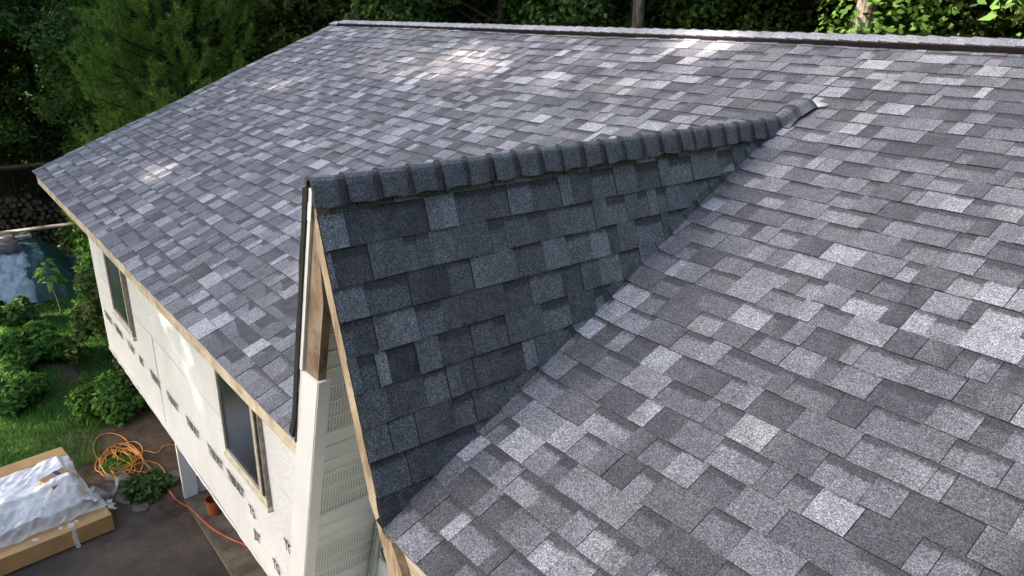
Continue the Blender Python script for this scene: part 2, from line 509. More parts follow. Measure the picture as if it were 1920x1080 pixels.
def shingle_field(mb, org, U, V, N, u0, u1, nc, s0, seed, lift=None, sub=0.6, smax=None, u_of_s=None, bias=0.0, expo=EXPO, cut=None, squash=1.0, trim=False):
    """courses of laminated shingles: tabs standing 4 mm proud of the backing pieces between them"""
    r = random.Random(seed)
    org, U, V, N = Vector(org), Vector(U), Vector(V), Vector(N)

    def clipped(poly, lim, keep_above):
        out = []
        for i_ in range(len(poly)):
            A, B = poly[i_ - 1], poly[i_]
            pa, pb = vperp(A[0], A[1]) - lim, vperp(B[0], B[1]) - lim
            if not keep_above: pa, pb = -pa, -pb
            if (pa >= 0) != (pb >= 0):
                t_ = pa / (pa - pb)
                out.append(tuple(x_ + (y_ - x_) * t_ for x_, y_ in zip(A, B)))
            if pb >= 0: out.append(B)
        return out

    def pt(u, s, h):
        q = org + U * u + V * s + N * h
        if lift: q = q + N * lift(u, s)
        return q

    for k in range(nc):
        sa = s0 + k * expo
        sb = sa + expo
        if smax and sb > smax: sb = smax
        ua, ub = (u0, u1) if u_of_s is None else u_of_s(sa)
        u = ua - r.uniform(0, 0.2)
        tab = r.random() < 0.5
        ph = r.uniform(0, 6.28)
        dz = r.uniform(-0.001, 0.001)
        last = 0.5
        while u < ub:
            wd = r.choice((r.uniform(0.055, 0.10), r.uniform(0.09, 0.16), r.uniform(0.12, 0.20), r.uniform(0.15, 0.25)))
            a, b = max(u, ua), min(u + wd, ub)
            if b - a > 0.012:
                t = pick_tone(r, bias)
                if abs(t - last) < 0.12: t = pick_tone(r, bias)
                last = t
                t = 0.48 + (t - 0.48) * squash
                if not tab: t = t * 0.90
                t2 = min(1, max(0, t + (r.uniform(-0.26, 0.26) if r.random() < 0.28 else r.uniform(-0.04, 0.04))))
                band = 0.0
                if not tab:
                    if r.random() < 0.85: band = r.uniform(0.22, 0.42)
                elif r.random() < 0.35: band = r.uniform(0.12, 0.26)
                warm = r.random() ** 2
                hl = 0.0068 + dz + (0.0036 if tab else 0.0) + r.uniform(-0.0006, 0.0006)
                hu = 0.0025 + (0.0030 if tab else 0.0)
                js = r.uniform(-0.0018, 0.0018)
                n = max(1, int((b - a) / sub + 0.5))
                seam = 0.0042 if (tab and r.random() < 0.7) else 0.0
                for i in range(n):
                    x0 = a + (b - a) * i / n
                    x1 = a + (b - a) * (i + 1) / n
                    if cut and cut((x0 + x1) / 2, (sa + sb) / 2): continue
                    if seam and i == 0 and not (trim and vperp(x0, (sa + sb) / 2) < 0.08):
                        mb.face([pt(x0, sa, 0.003), pt(x0 + seam, sa, 0.003), pt(x0 + seam, sb, 0.001), pt(x0, sb, 0.001)], (0.0, 0, 0, 1), [(0, 0)] * 4)
                        x0 += seam
                    f0, f1 = i / n, (i + 1) / n
                    w0 = js + 0.0022 * math.sin(x0 * 2.1 + ph) + 0.0012 * math.sin(x0 * 9 + ph)
                    w1 = js + 0.0022 * math.sin(x1 * 2.1 + ph) + 0.0012 * math.sin(x1 * 9 + ph)
                    c0 = (t + (t2 - t) * f0, band, warm, 1)
                    c1 = (t + (t2 - t) * f1, band, warm, 1)
                    if trim and vperp(x0, sb) < 0.05:
                        quad = [(x0, sa + w0, hl, c0[0], 0, 0), (x1, sa + w1, hl, c1[0], 1, 0), (x1, sb + 0.004, hu, c1[0], 1, 1), (x0, sb + 0.004, hu, c0[0], 0, 1)]
                        for lo_, hi_ in ((0.0, None), (-0.006, 0.0), (TRIM, -0.006)):
                            pg = clipped(quad, lo_, True)
                            if hi_ is not None and len(pg) > 2: pg = clipped(pg, hi_, False)
                            if len(pg) > 2:
                                mb.face([pt(q[0], q[1], q[2]) for q in pg], [(q[3], band, warm, 1) for q in pg], [(q[4], q[5]) for q in pg])
                        xl = vlimit(sa)
                        if x1 <= xl: continue
                        if x0 < xl: x0 = xl
                    else:
                        mb.face([pt(x0, sa + w0, hl), pt(x1, sa + w1, hl), pt(x1, sb + 0.004, hu), pt(x0, sb + 0.004, hu)],
                                [c0, c1, c1, c0], [(0, 0), (1, 0), (1, 1), (0, 1)])
                    mb.face([pt(x0, sa + w0, -0.002), pt(x1, sa + w1, -0.002), pt(x1, sa + w1, hl), pt(x0, sa + w0, hl)],
                            (0.0, 0, 0, 1), [(0, 0)] * 4)
                if tab and not (trim and vperp(a, (sa + sb) / 2) < 0.08) and not (cut and (cut(a, (sa + sb) / 2) or cut(b, (sa + sb) / 2))):
                    for x in (a + seam, b):
                        mb.face([pt(x, sa + js, 0.0), pt(x, sa + js, hl), pt(x, sb, hu), pt(x, sb, 0.0)], (0.05, 0, 0, 1), [(0, 0)] * 4)
            u += wd
            tab = not tab if r.random() < 0.85 else tab


PC = 1 / math.hypot(1, P)
Vm = Vector((0, PC, P * PC))
Nm = Vector((0, -P * PC, PC))
LEN = YR / PC
VALDIR = Vector((-GW, GH / P, GH)).normalized()   # right valley, from the eave up to the gable ridge end
VAL0 = Vector((GW, 0, 0))


TRIM = -0.014
VL2 = math.hypot(GW, GH / P / PC)
VN2 = ((GH / P / PC) / VL2, GW / VL2)           # unit normal of the valley line in (u, s), pointing right


def vperp(u, s):
    return (u - GW) * VN2[0] + s * VN2[1]


def vlimit(s):
    return GW + (TRIM - s * VN2[1]) / VN2[0]


def main_lift(u, s):
    h = 0.0050 * math.sin(u * 1.3 + s * 0.7) + 0.0035 * math.sin(u * 0.47 - s * 1.9) + 0.0018 * math.sin(u * 5.1 + s * 2.3)
    k = vperp(u, s)
    if u > -0.02 and -0.2 < s < 3.55:
        fade = min(1, max(0, (3.52 - s) / 0.25))
        if k > 0 and k < 0.22: h += 0.016 * (1 - k / 0.22) ** 2 * fade
        elif k <= 0: h += (0.016 + 3.3 * min(-k, 0.03)) * fade
    return h


def under_gable(u, s):
    return abs(u) < (GH - s * PC * P) / G - (0.05 if s * PC > 0.5 else 0.004)


def far_under(u, s):
    return s < GH / P / PC and vperp(u, s) < -0.16


mb = MB()
# left part, coarse pieces; part beside the right valley in fine pieces so that it swoops up
nC = int(LEN / EXPO)
S0 = -0.012
shingle_field(mb, (0, 0, 0), (1, 0, 0), Vm, Nm, XL, -0.6, nC + 1, S0, 11, lift=main_lift, sub=0.5, smax=LEN)
shingle_field(mb, (0, 0, 0), (1, 0, 0), Vm, Nm, -0.6, 0.0, nC + 1, S0, 14, lift=main_lift, sub=0.05, smax=LEN, cut=under_gable)
shingle_field(mb, (0, 0, 0), (1, 0, 0), Vm, Nm, 0.0, XR, nC + 1, S0, 12, lift=main_lift, sub=0.05, smax=LEN, cut=far_under, trim=True)
shingle_field(mb, (0, 2 * YR, 0), (-1, 0, 0), Vector((0, -PC, P * PC)), Vector((0, P * PC, PC)), -XR, -XL, nC + 1, S0, 13, sub=0.8, smax=LEN)
# decking under the shingles
dk = (0.1, 0, 0.6, 1)
e = 0.004
ykk = GH / P - 0.1; gx = GW - 0.002
mb.face([(XL, 0, -e), (-gx, 0, -e), (0, ykk, ykk * P - e), (0, YR, ZR - e), (XL, YR, ZR - e)], dk)
mb.face([(gx, 0, -e), (XR, 0, -e), (XR, YR, ZR - e), (0, YR, ZR - e), (0, ykk, ykk * P - e)], dk)
mb.face([(XL, 2 * YR, -e), (XL, YR, ZR - e), (XR, YR, ZR - e), (XR, 2 * YR, -e)], dk)
main_roof = mb.build('main_roof', MT['shingle'], house)

# decking edge strip and rake boards
mb = MB()
for x0, x1 in ((XL + 0.012, -GW - 0.02), (GW + 0.07, XR)):
    mb.prism([(0.020, -0.018), (0.048, -0.018), (0.048, -0.150), (0.020, -0.150)], x0, x1, lambda a, b, d: Vector((d, a, b)))
mb.build('fascia', MT['fascia'], house)
mb = MB()
mb.box((XL + 0.01, 0.012, -0.0175), (-GW, 0.30, -0.0055)); mb.box((GW, 0.012, -0.0175), (XR, 0.30, -0.0055))
mb.build('deck_edge', MT['grain_left'], main_roof)
mb = MB()
for sgn in (0, 1):
    f = (lambda a, b, d: Vector((d, a, b))) if sgn == 0 else (lambda a, b, d: Vector((d, 2 * YR - a, b)))
    mb.prism([(0.02, 0.02 * P - 0.010), (YR, ZR - 0.010), (YR, ZR - 0.16), (0.02, 0.02 * P - 0.16)], XL + 0.012, XL + 0.036, f)
mb.build('rake_board', MT['fascia'], house)
# eave soffit boards behind the fascia
mb = MB()
mb.box((XL + 0.04, 0.05, -0.150), (-GW - 0.2, OV - 0.003, -0.140)); mb.box((GW + 0.1, 0.05, -0.150), (XR, OV - 0.003, -0.140))
mb.build('eave_soffit', MT['jtrim'], house)

# ridge vent and ridge caps
def ridge_profile(n=10, half=0.135, h=0.045):
    """points (y, z) across the ridge, lifted h above the shingles, rounded on top"""
    out = []
    for i in range(n + 1):
        a = -half + 2 * half * i / n
        z = ZR - abs(a) * P + h
        z -= 0.016 * math.exp(-(a / 0.03) ** 2)
        out.append((YR + a, z))
    return out


mb = MB()
for hh, half in ((0.014, 0.158), (0.022, 0.154), (0.030, 0.150)):
    pr = [(YR - half, ZR - half * P + hh), (YR, ZR + hh), (YR + half, ZR - half * P + hh), (YR + half, ZR - half * P + hh - 0.0075),
          (YR, ZR - 0.02), (YR - half, ZR - half * P + hh - 0.0075)]
    mb.prism(pr, XL + 0.28, XR, lambda a, b, d: Vector((d, a, b)))
mb.build('ridge_vent', MT['vent'], main_roof)
mb = MB()
r = random.Random(5)
x = XL - 0.005
pr = ridge_profile(10, 0.140, 0.036)
while x < XR:
    ln = EXPO + r.uniform(-0.003, 0.003)
    t = r.uniform(0.80, 0.95)
    dyz = r.uniform(-0.0025, 0.0025)
    lo = -0.022 if x < XL + 0.25 else 0.0       # the first caps lie on the shingles, beyond the vent
    for i in range(len(pr) - 1):
        (ya, za), (yb, zb) = pr[i], pr[i + 1]
        hA, hB = 0.009 + dyz + lo, 0.002 + lo
        p = [(x, ya, za + hA), (x, yb, zb + hA), (x + ln, yb, zb + hB), (x + ln, ya, za + hB)]
        mb.face(p, (t, 0.0, 0.2, 1), [(0, 0), (0, 0), (1, 0.8), (1, 0.8)])
        mb.face([(x, ya, za - 0.002 + lo), (x, yb, zb - 0.002 + lo), (x, yb, zb + hA), (x, ya, za + hA)], (0, 0, 0, 1))
    for j in (0, len(pr) - 1):
        ya, za = pr[j]
        mb.face([(x, ya, za - 0.003 + lo), (x, ya, za + hA), (x + ln, ya, za + hB), (x + ln, ya, za - 0.003 + lo)], (0, 0, 0, 1))
    x += ln
mb.build('ridge_cap', MT['shingle'], main_roof)

# ------------------------------------------------------------------ gable roof
Vg = Vector((-GC, 0, GS))                      # up the right slope
Ng = Vector((GS, 0, GC))
GL = math.hypot(GW, GH)
gs0 = GL - 1.412                               # courses start just above the valley foot


def g_range(s):
    z = s * GS
    ye = z / P                                  # where this course meets the main roof
    return (-0.022, ye + 0.22)


def g_lift(u, s):
    return 0.003 * math.sin(u * 2.0 + s * 5)


mb = MB()
shingle_field(mb, (GW, 0, 0), (0, 1, 0), Vg, Ng, 0, 3, 10, gs0 - 0.005, 31, lift=g_lift, sub=0.4, smax=GL, u_of_s=g_range, squash=0.72)
shingle_field(mb, (-GW, 0, 0), (0, 1, 0), Vector((GC, 0, GS)), Vector((-GS, 0, GC)), 0, 3, 10, gs0 - 0.005, 32, sub=0.5, smax=GL, u_of_s=g_range, squash=0.72)
e = 0.003
yk = GH / P
mb.face([(GW, 0, -e), (GW, 0.2, -e), (0, yk + 0.1, GH - e * 3), (0, 0, GH - e * 3)], dk)
mb.face([(-GW, 0.2, -e), (-GW, 0, -e), (0, 0, GH - e * 3), (0, yk + 0.1, GH - e * 3)], dk)
gable = mb.build('gable_roof', MT['shingle'], house)

# gable ridge caps: bent over the sharp ridge, the last ones flaring out onto the main roof
mb = MB()
r = random.Random(9)
NP = 18


def cap_pt(a, y, h, flare):
    """a: -1..1 across the cap"""
    rad = 0.030
    L = 0.125 + 0.006 * math.sin(y * 37)
    d = a * L
    tot = math.pi / 2 - math.atan(1 / G)        # turn from flat to the slope, each side
    arc = rad * tot
    s = abs(d)
    if s < arc:
        th = s / rad
        x = rad * math.sin(th); z = -rad * (1 - math.cos(th))
        nx, nz = math.sin(th), math.cos(th)
    else:
        x = rad * math.sin(tot) + (s - arc) * GC; z = -rad * (1 - math.cos(tot)) - (s - arc) * GS
        nx, nz = math.sin(tot), math.cos(tot)
    sg = 1 if a >= 0 else -1
    top = GH + 0.004 + rad * (1 / GC - 1) * 0.0 + 0.006
    px, pz = x + nx * h, top + z + nz * h
    # towards its end the ridge climbs onto the main roof and its sides spread out there
    mz = y * P + 0.014 + h
    hump = 0.062 * (1 - min(1, max(0, (y - yk + 0.02) / 0.34)) ** 1.5)
    lift_ = max(0.0, mz + hump - (top + h))
    k_ = min(1.0, lift_ / 0.06)
    px *= 1 + 1.0 * flare
    pz = top + lift_ + z * (1 - 0.6 * k_) + nz * h
    if pz < mz:
        px += (mz - pz) * 0.55
        pz = mz
    return Vector((sg * px, y, pz))


ycap = -0.024
k = 0
while ycap < yk + 0.005:
    ln = EXPO * 0.985 + r.uniform(-0.012, 0.012)
    fl0 = min(1, max(0, (ycap - (yk - 0.16)) / 0.36))
    fl1 = min(1, max(0, (ycap + ln - (yk - 0.16)) / 0.36))
    t = r.uniform(0.46, 0.54)
    skew = r.uniform(-0.011, 0.011)
    hA, hB = 0.013, 0.003
    for i in range(NP):
        a0, a1 = -1 + 2 * i / NP, -1 + 2 * (i + 1) / NP
        NSY = 3
        for j in range(NSY):
            f0, f1 = j / NSY, (j + 1) / NSY
            ys = lambda f, a: ycap + ln * f + skew * a
            P4 = [cap_pt(a0, ys(f0, a0), hA + (hB - hA) * f0, fl0 + (fl1 - fl0) * f0), cap_pt(a1, ys(f0, a1), hA + (hB - hA) * f0, fl0 + (fl1 - fl0) * f0),
                  cap_pt(a1, ys(f1, a1), hA + (hB - hA) * f1, fl0 + (fl1 - fl0) * f1), cap_pt(a0, ys(f1, a0), hA + (hB - hA) * f1, fl0 + (fl1 - fl0) * f1)]
            mb.face(P4, (t, 0.30, 0.15, 1), [(0, f0), (1, f0), (1, f1), (0, f1)])
        y0_, y1_ = ycap + skew * a0, ycap + skew * a1
        mb.face([cap_pt(a0, y0_, -0.004, fl0), cap_pt(a1, y1_, -0.004, fl0), cap_pt(a1, y1_, hA, fl0), cap_pt(a0, y0_, hA, fl0)], (0, 0, 0, 1))
    for a in (-1, 1):
        mb.face([cap_pt(a, ycap, -0.003, fl0), cap_pt(a, ycap, hA, fl0), cap_pt(a, ycap + ln, hB, fl1), cap_pt(a, ycap + ln, -0.003, fl1)], (0, 0, 0, 1))
    ycap += ln
    k += 1
mb.build('ridge_cap', MT['shingle'], gable, smooth=False)

# pale sealant patch where the gable ridge dies into the main roof
mb = MB()
ctr = Vector((0.055, yk + 0.155, (yk + 0.155) * P))
rings = []
for j in range(5):
    f = j / 4
    ring = []
    for i in range(22):
        a = 2 * math.pi * i / 22
        rr = (1 - 0.98 * f) * (1 + 0.22 * math.sin(3 * a + 1) + 0.12 * math.sin(5 * a))
        ring.append(ctr + Vector((rr * 0.075 * math.cos(a), rr * 0.06 * math.sin(a) * PC, rr * 0.06 * math.sin(a) * P * PC)) + Nm * (0.014 + 0.016 * math.sqrt(f)))
    rings.append(ring)
for j in range(4):
    for i in range(22):
        mb.face([rings[j][i], rings[j][(i + 1) % 22], rings[j + 1][(i + 1) % 22], rings[j + 1][i]])
mb.face(rings[4])
mb.build('sealant_patch', MT['seal'], gable, smooth=True)


# boards of the gable rakes.  o = distance below the roof surface, z = height
def L3(sgn):
    def f(o, z, y):
        return Vector((sgn * ((GH - z) / G - o / GS), y, z))
    return f


ZW = 0.454                                      # the wood is bare above this, clad below
ZB = -1.95                                      # foot of the long left rake
fl = L3(-1)
fr = L3(1)


def strip(mb, f, o0, o1, z0, z1, y0, y1, mi=0, n=1):
    for i in range(n):
        za, zb = z0 + (z1 - z0) * i / n, z0 + (z1 - z0) * (i + 1) / n
        mb.prism([(o0, za), (o1, za), (o1, zb), (o0, zb)], y0, y1, f, mi)


zt = GH - 0.055


def mitre(mb, f, o0, o1, z0, y0, y1):
    poly = [(o0, z0), (o1, z0), (o1, GH - o1 / GC), (o0, GH - o0 / GC)]
    mb.prism(poly, y0, y1, f)


mb = MB(); mitre(mb, fl, 0.026, 0.150, ZW, -0.006, 0.032)
tag(mb.build('rake_board', MT['grain_left'], gable), 'bare brown weathered rake board on the left slope')
mb = MB(); strip(mb, fl, -0.006, 0.165, ZB, ZW, -0.016, 0.030)
# return face with a small hem
strip(mb, fl, 0.165, 0.172, ZB, ZW, -0.012, 0.045)
tag(mb.build('rake_cladding', MT['white'], gable), 'white metal cladding on the lower left rake')
mb = MB(); strip(mb, fl, -0.004, 0.022, ZW, zt + 0.03, -0.020, 0.02)
strip(mb, fl, 0.000, 0.030, GH - 0.16, GH - 0.085, -0.023, -0.0205)
mb.build('rake_trim', MT['white'], gable)
mb = MB()
r = random.Random(3)
zz = 0.135; prev = 0.040
while zz < GH - 0.03:
    z2 = min(zz + 0.11, GH - 0.03); nx = 0.040 + r.uniform(-0.005, 0.005)
    mb.prism([(-0.0045, zz), (-0.0045, z2), (-nx, z2), (-prev, zz)], -0.028, -0.004, fl)
    prev = nx; zz = z2
# curled loose end at the foot
mb.prism([(-0.0045, 0.135), (-0.040, 0.135), (-0.062, 0.045), (-0.020, 0.03)], -0.030, -0.004, fl)
mb.build('black_edge_strip', MT['black'], gable)
mb = MB(); mitre(mb, fr, 0.014, 0.082, 0.10, -0.012, 0.026)
tag(mb.build('rake_board', MT['grain_pale'], gable), 'long pale brown weathered rake board on the right slope')
mb = MB()
mb.prism([(0.306, 0.0995), (0.374, 0.0995), (0.409, -0.004), (0.4214, -0.016), (0.48, -0.018), (0.563, -0.135), (0.680, -0.50), (0.525, -0.50), (0.452, -0.205), (0.36, 0.02)], -0.016, 0.019, lambda a, b, d: Vector((a, d, b)))
tag(mb.build('rake_board', MT['grain_pale'], gable), 'pale foot of the right rake board below the eave')

# soffit panels under the left slope: groups of three vented ribs, three plain ribs
mb = MB()
vs = 0.0
i = 0
RIB = 0.1016
while True:
    zA = GH - 0.110 / GC - 0.012 - vs * GS
    if zA < ZB: break
    zB_ = zA - RIB * GS
    vent = 1.0 if (i // 3) % 2 == 0 else 0.0
    fo = lambda o, z, y: fl(0.110 + o, z, y)
    h = 0.0
    lip = RIB * 0.12 * GS
    q = [(0.0, zA), (0.006, zA - lip), (0.001, zA - 2 * lip), (0.001, zB_)]
    for (oa, za), (ob, zb) in zip(q[:-1], q[1:]):
        cc = (vent if za < zA - 1.5 * lip else 0.0, 0, 0, 1)
        mb.face([fo(oa, za, 0.046), fo(ob, zb, 0.046), fo(ob, zb, OV - 0.004), fo(oa, za, OV - 0.004)], cc,
                [(0.0, vs), (0.0, vs + RIB * 0.88), (0.41, vs + RIB * 0.88), (0.41, vs)])
    if i % 3 == 2:
        mb.face([fo(0.009, zB_ + 0.006, 0.046), fo(0.009, zB_ - 0.002, 0.046), fo(0.009, zB_ - 0.002, OV - 0.004), fo(0.009, zB_ + 0.006, OV - 0.004)], (0, 0, 0, 1))
    vs += RIB
    i += 1
mb.build('soffit', MT['soffit'], gable)
# the overhang below the eave, backing of the soffit
mb = MB(); strip(mb, fl, 0.002, 0.107, ZB, 0.0, 0.032, OV - 0.004)
mb.build('overhang_backing', MT['white'], gable)
mb = MB(); strip(mb, fl, 0.113, 0.168, ZB, GH - 0.62, OV - 0.020, OV - 0.002)
strip(mb, fl, 0.125, 0.135, ZB, GH - 0.64, OV - 0.030, OV - 0.021)
mb.build('soffit_trim', MT['jtrim'], gable)

# ------------------------------------------------------------------ walls
mb = MB()
WX0, WX1, WY1 = -8.50, 4.95, 8.34
za = -0.145
def wallp(x, z): return Vector((x, OV, z))
# front wall skin with slightly wavy sheet, as a grid
nx, nz = 110, 20
def wv(x, z):
    b = 0.006 * noise.noise(Vector((x * 0.9, z * 1.3, 0.3))) + 0.003 * noise.noise(Vector((x * 3.1, z * 2.7, 5)))
    if z < WB + 0.02: b += 0.006 * noise.noise(Vector((x * 5, 0, 9)))
    return Vector((x, OV - 0.003 + b * 0.9, z))
# window openings are cut where grid columns fall inside; simple: panes sit proud by 6 mm
for ix in range(nx):
    for iz in range(nz):
        x0, x1 = WX0 + (WX1 - WX0) * ix / nx, WX0 + (WX1 - WX0) * (ix + 1) / nx
        z0, z1 = WB + (za - WB) * iz / nz, WB + (za - WB) * (iz + 1) / nz
        mb.face([wv(x0, z0), wv(x1, z0), wv(x1, z1), wv(x0, z1)])
mb.face([(WX0, OV + .02, WB), (WX0, OV + .02, za), (WX0, WY1, za), (WX0, WY1, WB)])
mb.face([(WX0, OV + .02, za), (WX0, YR, ZR - 0.18), (WX0, WY1, za)])
mb.face([(WX1, OV + .02, WB), (WX1, WY1, WB), (WX1, WY1, za), (WX1, OV + .02, za)])
mb.face([(WX1, OV + .02, za), (WX1, WY1, za), (WX1, YR, ZR - 0.18)])
mb.face([(WX0, WY1, WB), (WX0, WY1, za), (WX1, WY1, za), (WX1, WY1, WB)])
mb.face([(WX0, OV, WB - .002), (WX0, WY1, WB - .002), (WX1, WY1, WB - .002), (WX1, OV, WB - .002)])
# gable front wall above
mb.prism([(-0.40, -0.22), (0.40, -0.22), (0.36, -0.10), (0.0, GH - 0.2), (-0.36, -0.10)], OV + 0.002, OV + 0.03, lambda a, b, d: Vector((a, d, b)))
wall = mb.build('wall', MT['wrap'], house, smooth=False)
# overlapping seams of the sheets, with tape
mb = MB()
def seam(xa, za_, xb, zb, wdt=0.007, out=0.010):
    d = Vector((xb - xa, 0, zb - za_)).normalized(); nn = Vector((-d.z, 0, d.x)) * wdt
    a, b = Vector((xa, OV - out, za_)), Vector((xb, OV - out, zb))
    mb.face([a, b, b + nn, a + nn])
    mb.face([a, a + Vector((0, out - 0.002, 0)), b + Vector((0, out - 0.002, 0)), b])
r = random.Random(8)
xx = WX0
while xx < WX1:
    xe = min(xx + r.uniform(0.8, 1.6), WX1)
    seam(xx, -1.385 + r.uniform(-.003, .003), xe, -1.385 + r.uniform(-.003, .003)); xx = xe
for xv in (-5.62, -0.4, 2.2):
    seam(xv, WB + 0.02, xv + 0.01, -1.385)
mb.build('wrap_seam', simple('seam_shadow_edge', (0.60, 0.62, 0.65), (0.72, 0.74, 0.77), 6, 0.5), wall)
# loose ragged hem along the bottom
mb = MB()
xx = WX0
dr = 0.01
while xx < WX1:
    d = r.uniform(0.06, 0.18); dn = r.choice((r.uniform(0.003, 0.010), r.uniform(0.010, 0.028)))
    b = len(mb.v)
    mb.v += [(xx, OV - 0.009, WB + 0.012), (xx, OV - 0.014, WB - dr)]
    xx += d; dr = dn
mb.v += [(WX1, OV - 0.009, WB + 0.012), (WX1, OV - 0.014, WB - 0.004)]
for q in range(0, len(mb.v) - 2, 2):
    mb.f.append((q, q + 2, q + 3, q + 1)); mb.c += [(1, 1, 1, 1)] * 4; mb.u += [(0, 0)] * 4; mb.mi.append(0)
mb.build('wrap_hem', MT['wrap'], wall)


# printed words of the wrap
def words(txt, x, z, size, y=OV - 0.0125, xs=1.0):
    cu = bpy.data.curves.new('words', 'FONT')
    cu.body = txt; cu.size = size; cu.extrude = 0.0004; cu.offset = size * 0.028
    cu.resolution_u = 2
    tmp = bpy.data.objects.new('words_tmp', cu)
    col.objects.link(tmp)
    dg = bpy.context.evaluated_depsgraph_get(); dg.update()
    me = bpy.data.meshes.new_from_object(tmp.evaluated_get(dg))
    bpy.data.objects.remove(tmp)
    me.transform(Matrix.Diagonal((xs, 1, 1, 1)))
    me.transform(Matrix.Rotation(R(90), 4, 'X'))
    me.materials.clear(); me.materials.append(MT['ink'])
    o = link('lettering', me, wall)
    o.location = (x, y, z)
    return o


for tx, x, z, s in (('TRIBUILT', -8.28, -1.985, 0.080), ('TRIBUILT', -7.68, -1.99, 0.080), ('TG BILT', -7.02, -1.99, 0.075), ('BILT', -6.46, -1.99, 0.080),
                    ('TRIBUILT', -5.98, -1.99, 0.080), ('TRIBUILT', -5.30, -1.985, 0.078), ('TRIBUILT', -4.62, -1.985, 0.078),
                    ('TRIBUILT', -3.95, -1.985, 0.078), ('TRIBUILT', -3.42, -1.985, 0.078), ('TG', -2.90, -2.06, 0.074),
                    ('JLT', -2.86, -2.29, 0.078), ('TG', -2.45, -2.335, 0.078), ('TGIBI', -2.12, -1.93, 0.080), ('TRIBUILT', -1.3, -1.96, 0.08)):
    words(tx, x, z - 0.03, s * 1.75, xs=0.74)
words('TG', -0.60, -0.985, 0.115, y=OV - 0.008)
# thin rule lines round the big print under the gable
mb = MB()
for z_ in (-0.885, -1.005):
    mb.box((-0.70, OV - 0.0085, z_), (-0.30, OV - 0.0075, z_ + 0.006))
mb.build('print_rule', MT['ink'], wall)


# windows: frame, sliding rails, panes
def window(x0, x1, z0, z1):
    wn = empty('window', (x0, OV, z0)); wn.parent = house
    W, H = x1 - x0, z1 - z0
    t = 0.045
    mb = MB()
    y0, y1 = -0.030, 0.02
    mb.box((0, y0, 0), (W, y1, t)); mb.box((0, y0, H - t), (W, y1, H))
    mb.box((0, y0, t), (t * 0.55, y1, H - t)); mb.box((W - t * 0.7, y0, t), (W, y1, H - t))
    mb.box((-0.02, -0.040, -0.03), (W + 0.02, -0.0, 0.0))
    mb.build('frame', MT['vinyl'], wn)
    mb = MB()
    xm = W * 0.80
    mb.box((xm, -0.026, t), (xm + 0.030, 0.01, H - t)); 
    mb.box((xm + 0.075, -0.034, t), (xm + 0.105, 0.0, H - t))
    mb.box((W - 0.004, -0.040, -0.05), (W + 0.012, -0.003, H))
    mb.build('rail', MT['railgrey'], wn)
    mb = MB()
    mb.box((xm + 0.032, -0.030, t), (xm + 0.072, 0.0, H - t))
    mb.build('sash', MT['vinyl'], wn)
    mb = MB()
    mb.box((t * 0.55, -0.012, t), (xm - 0.001, -0.006, H - t)); 
    mb.build('pane', MT['glass'], wn)
    mb = MB()
    mb.box((xm + 0.106, -0.012, t), (W - t * 0.7 - 0.001, -0.006, H - t))
    mb.build('pane', MT['glass'], wn)


window(-7.47, -6.46, -1.69, -0.42)
window(-3.31, -2.33, -1.69, -0.42)

# lower storey set back under the overhang: white jamb, dark ribbed garage door
mb = MB()
LX = -7.44
mb.box((LX - 0.06, 0.89, GZ), (LX, 1.08, WB - 0.004))
mb.box((LX - 0.07, 1.10, GZ), (LX - 0.03, 8.2, WB - 0.004))
mb.box((-3.0, 0.89, GZ), (4.9, 1.10, WB - 0.004))
mb.box((LX, 0.90, WB - 0.22), (-3.0, 1.10, WB - 0.004))
mb.build('lower_wall', MT['white'], house)
mb = MB()
x = LX
i = 0
while x < -3.02:
    mb.box((x, 1.275 if i % 2 else 1.24, GZ + 0.055), (min(x + 0.11, -3.0), 1.30, WB - 0.22)); x += 0.11; i += 1
mb.build('garage_door', MT['door'], house)

# ------------------------------------------------------------------ things on the ground by the house
def lathe(mb, prof, n=20, mi=0):
    for (r0, z0), (r1, z1) in zip(prof[:-1], prof[1:]):
        for i in range(n):
            a, b = 2 * math.pi * i / n, 2 * math.pi * (i + 1) / n
            mb.face([(r0 * math.cos(a), r0 * math.sin(a), z0), (r0 * math.cos(b), r0 * math.sin(b), z0),
                     (r1 * math.cos(b), r1 * math.sin(b), z1), (r1 * math.cos(a), r1 * math.sin(a), z1)], mi=mi)


bk = empty('bucket', (-6.80, 1.12, GZ + 0.05))
tag(bk, 'orange red plastic bucket half hidden under the overhanging white wall', 'bucket')
mb = MB(); lathe(mb, [(0.0, 0.0), (0.095, 0.0), (0.112, 0.20), (0.118, 0.20), (0.118, 0.222), (0.108, 0.222), (0.094, 0.015), (0.0, 0.015)])
mb.build('body', MT['bucket'], bk, True)
mb = MB(); mb.tube([(0.12 * math.cos(a), 0.02, 0.20 - 0.10 * math.sin(a)) for a in np.linspace(0, math.pi, 12)], 0.004, 6)
mb.build('handle', MT['railgrey'], bk)

# cords
def smooth_pts(pts, n=8):
    out = []
    P_ = [Vector(p) for p in pts]
    P_ = [P_[0]] + P_ + [P_[-1]]
    for i in range(1, len(P_) - 2):
        for j in range(n):
            t = j / n
            a, b, c, d = P_[i - 1], P_[i], P_[i + 1], P_[i + 2]
            out.append(0.5 * ((2 * b) + (c - a) * t + (2 * a - 5 * b + 4 * c - d) * t * t + (3 * b - a - 3 * c + d) * t ** 3))
    out.append(P_[-2])
    return out


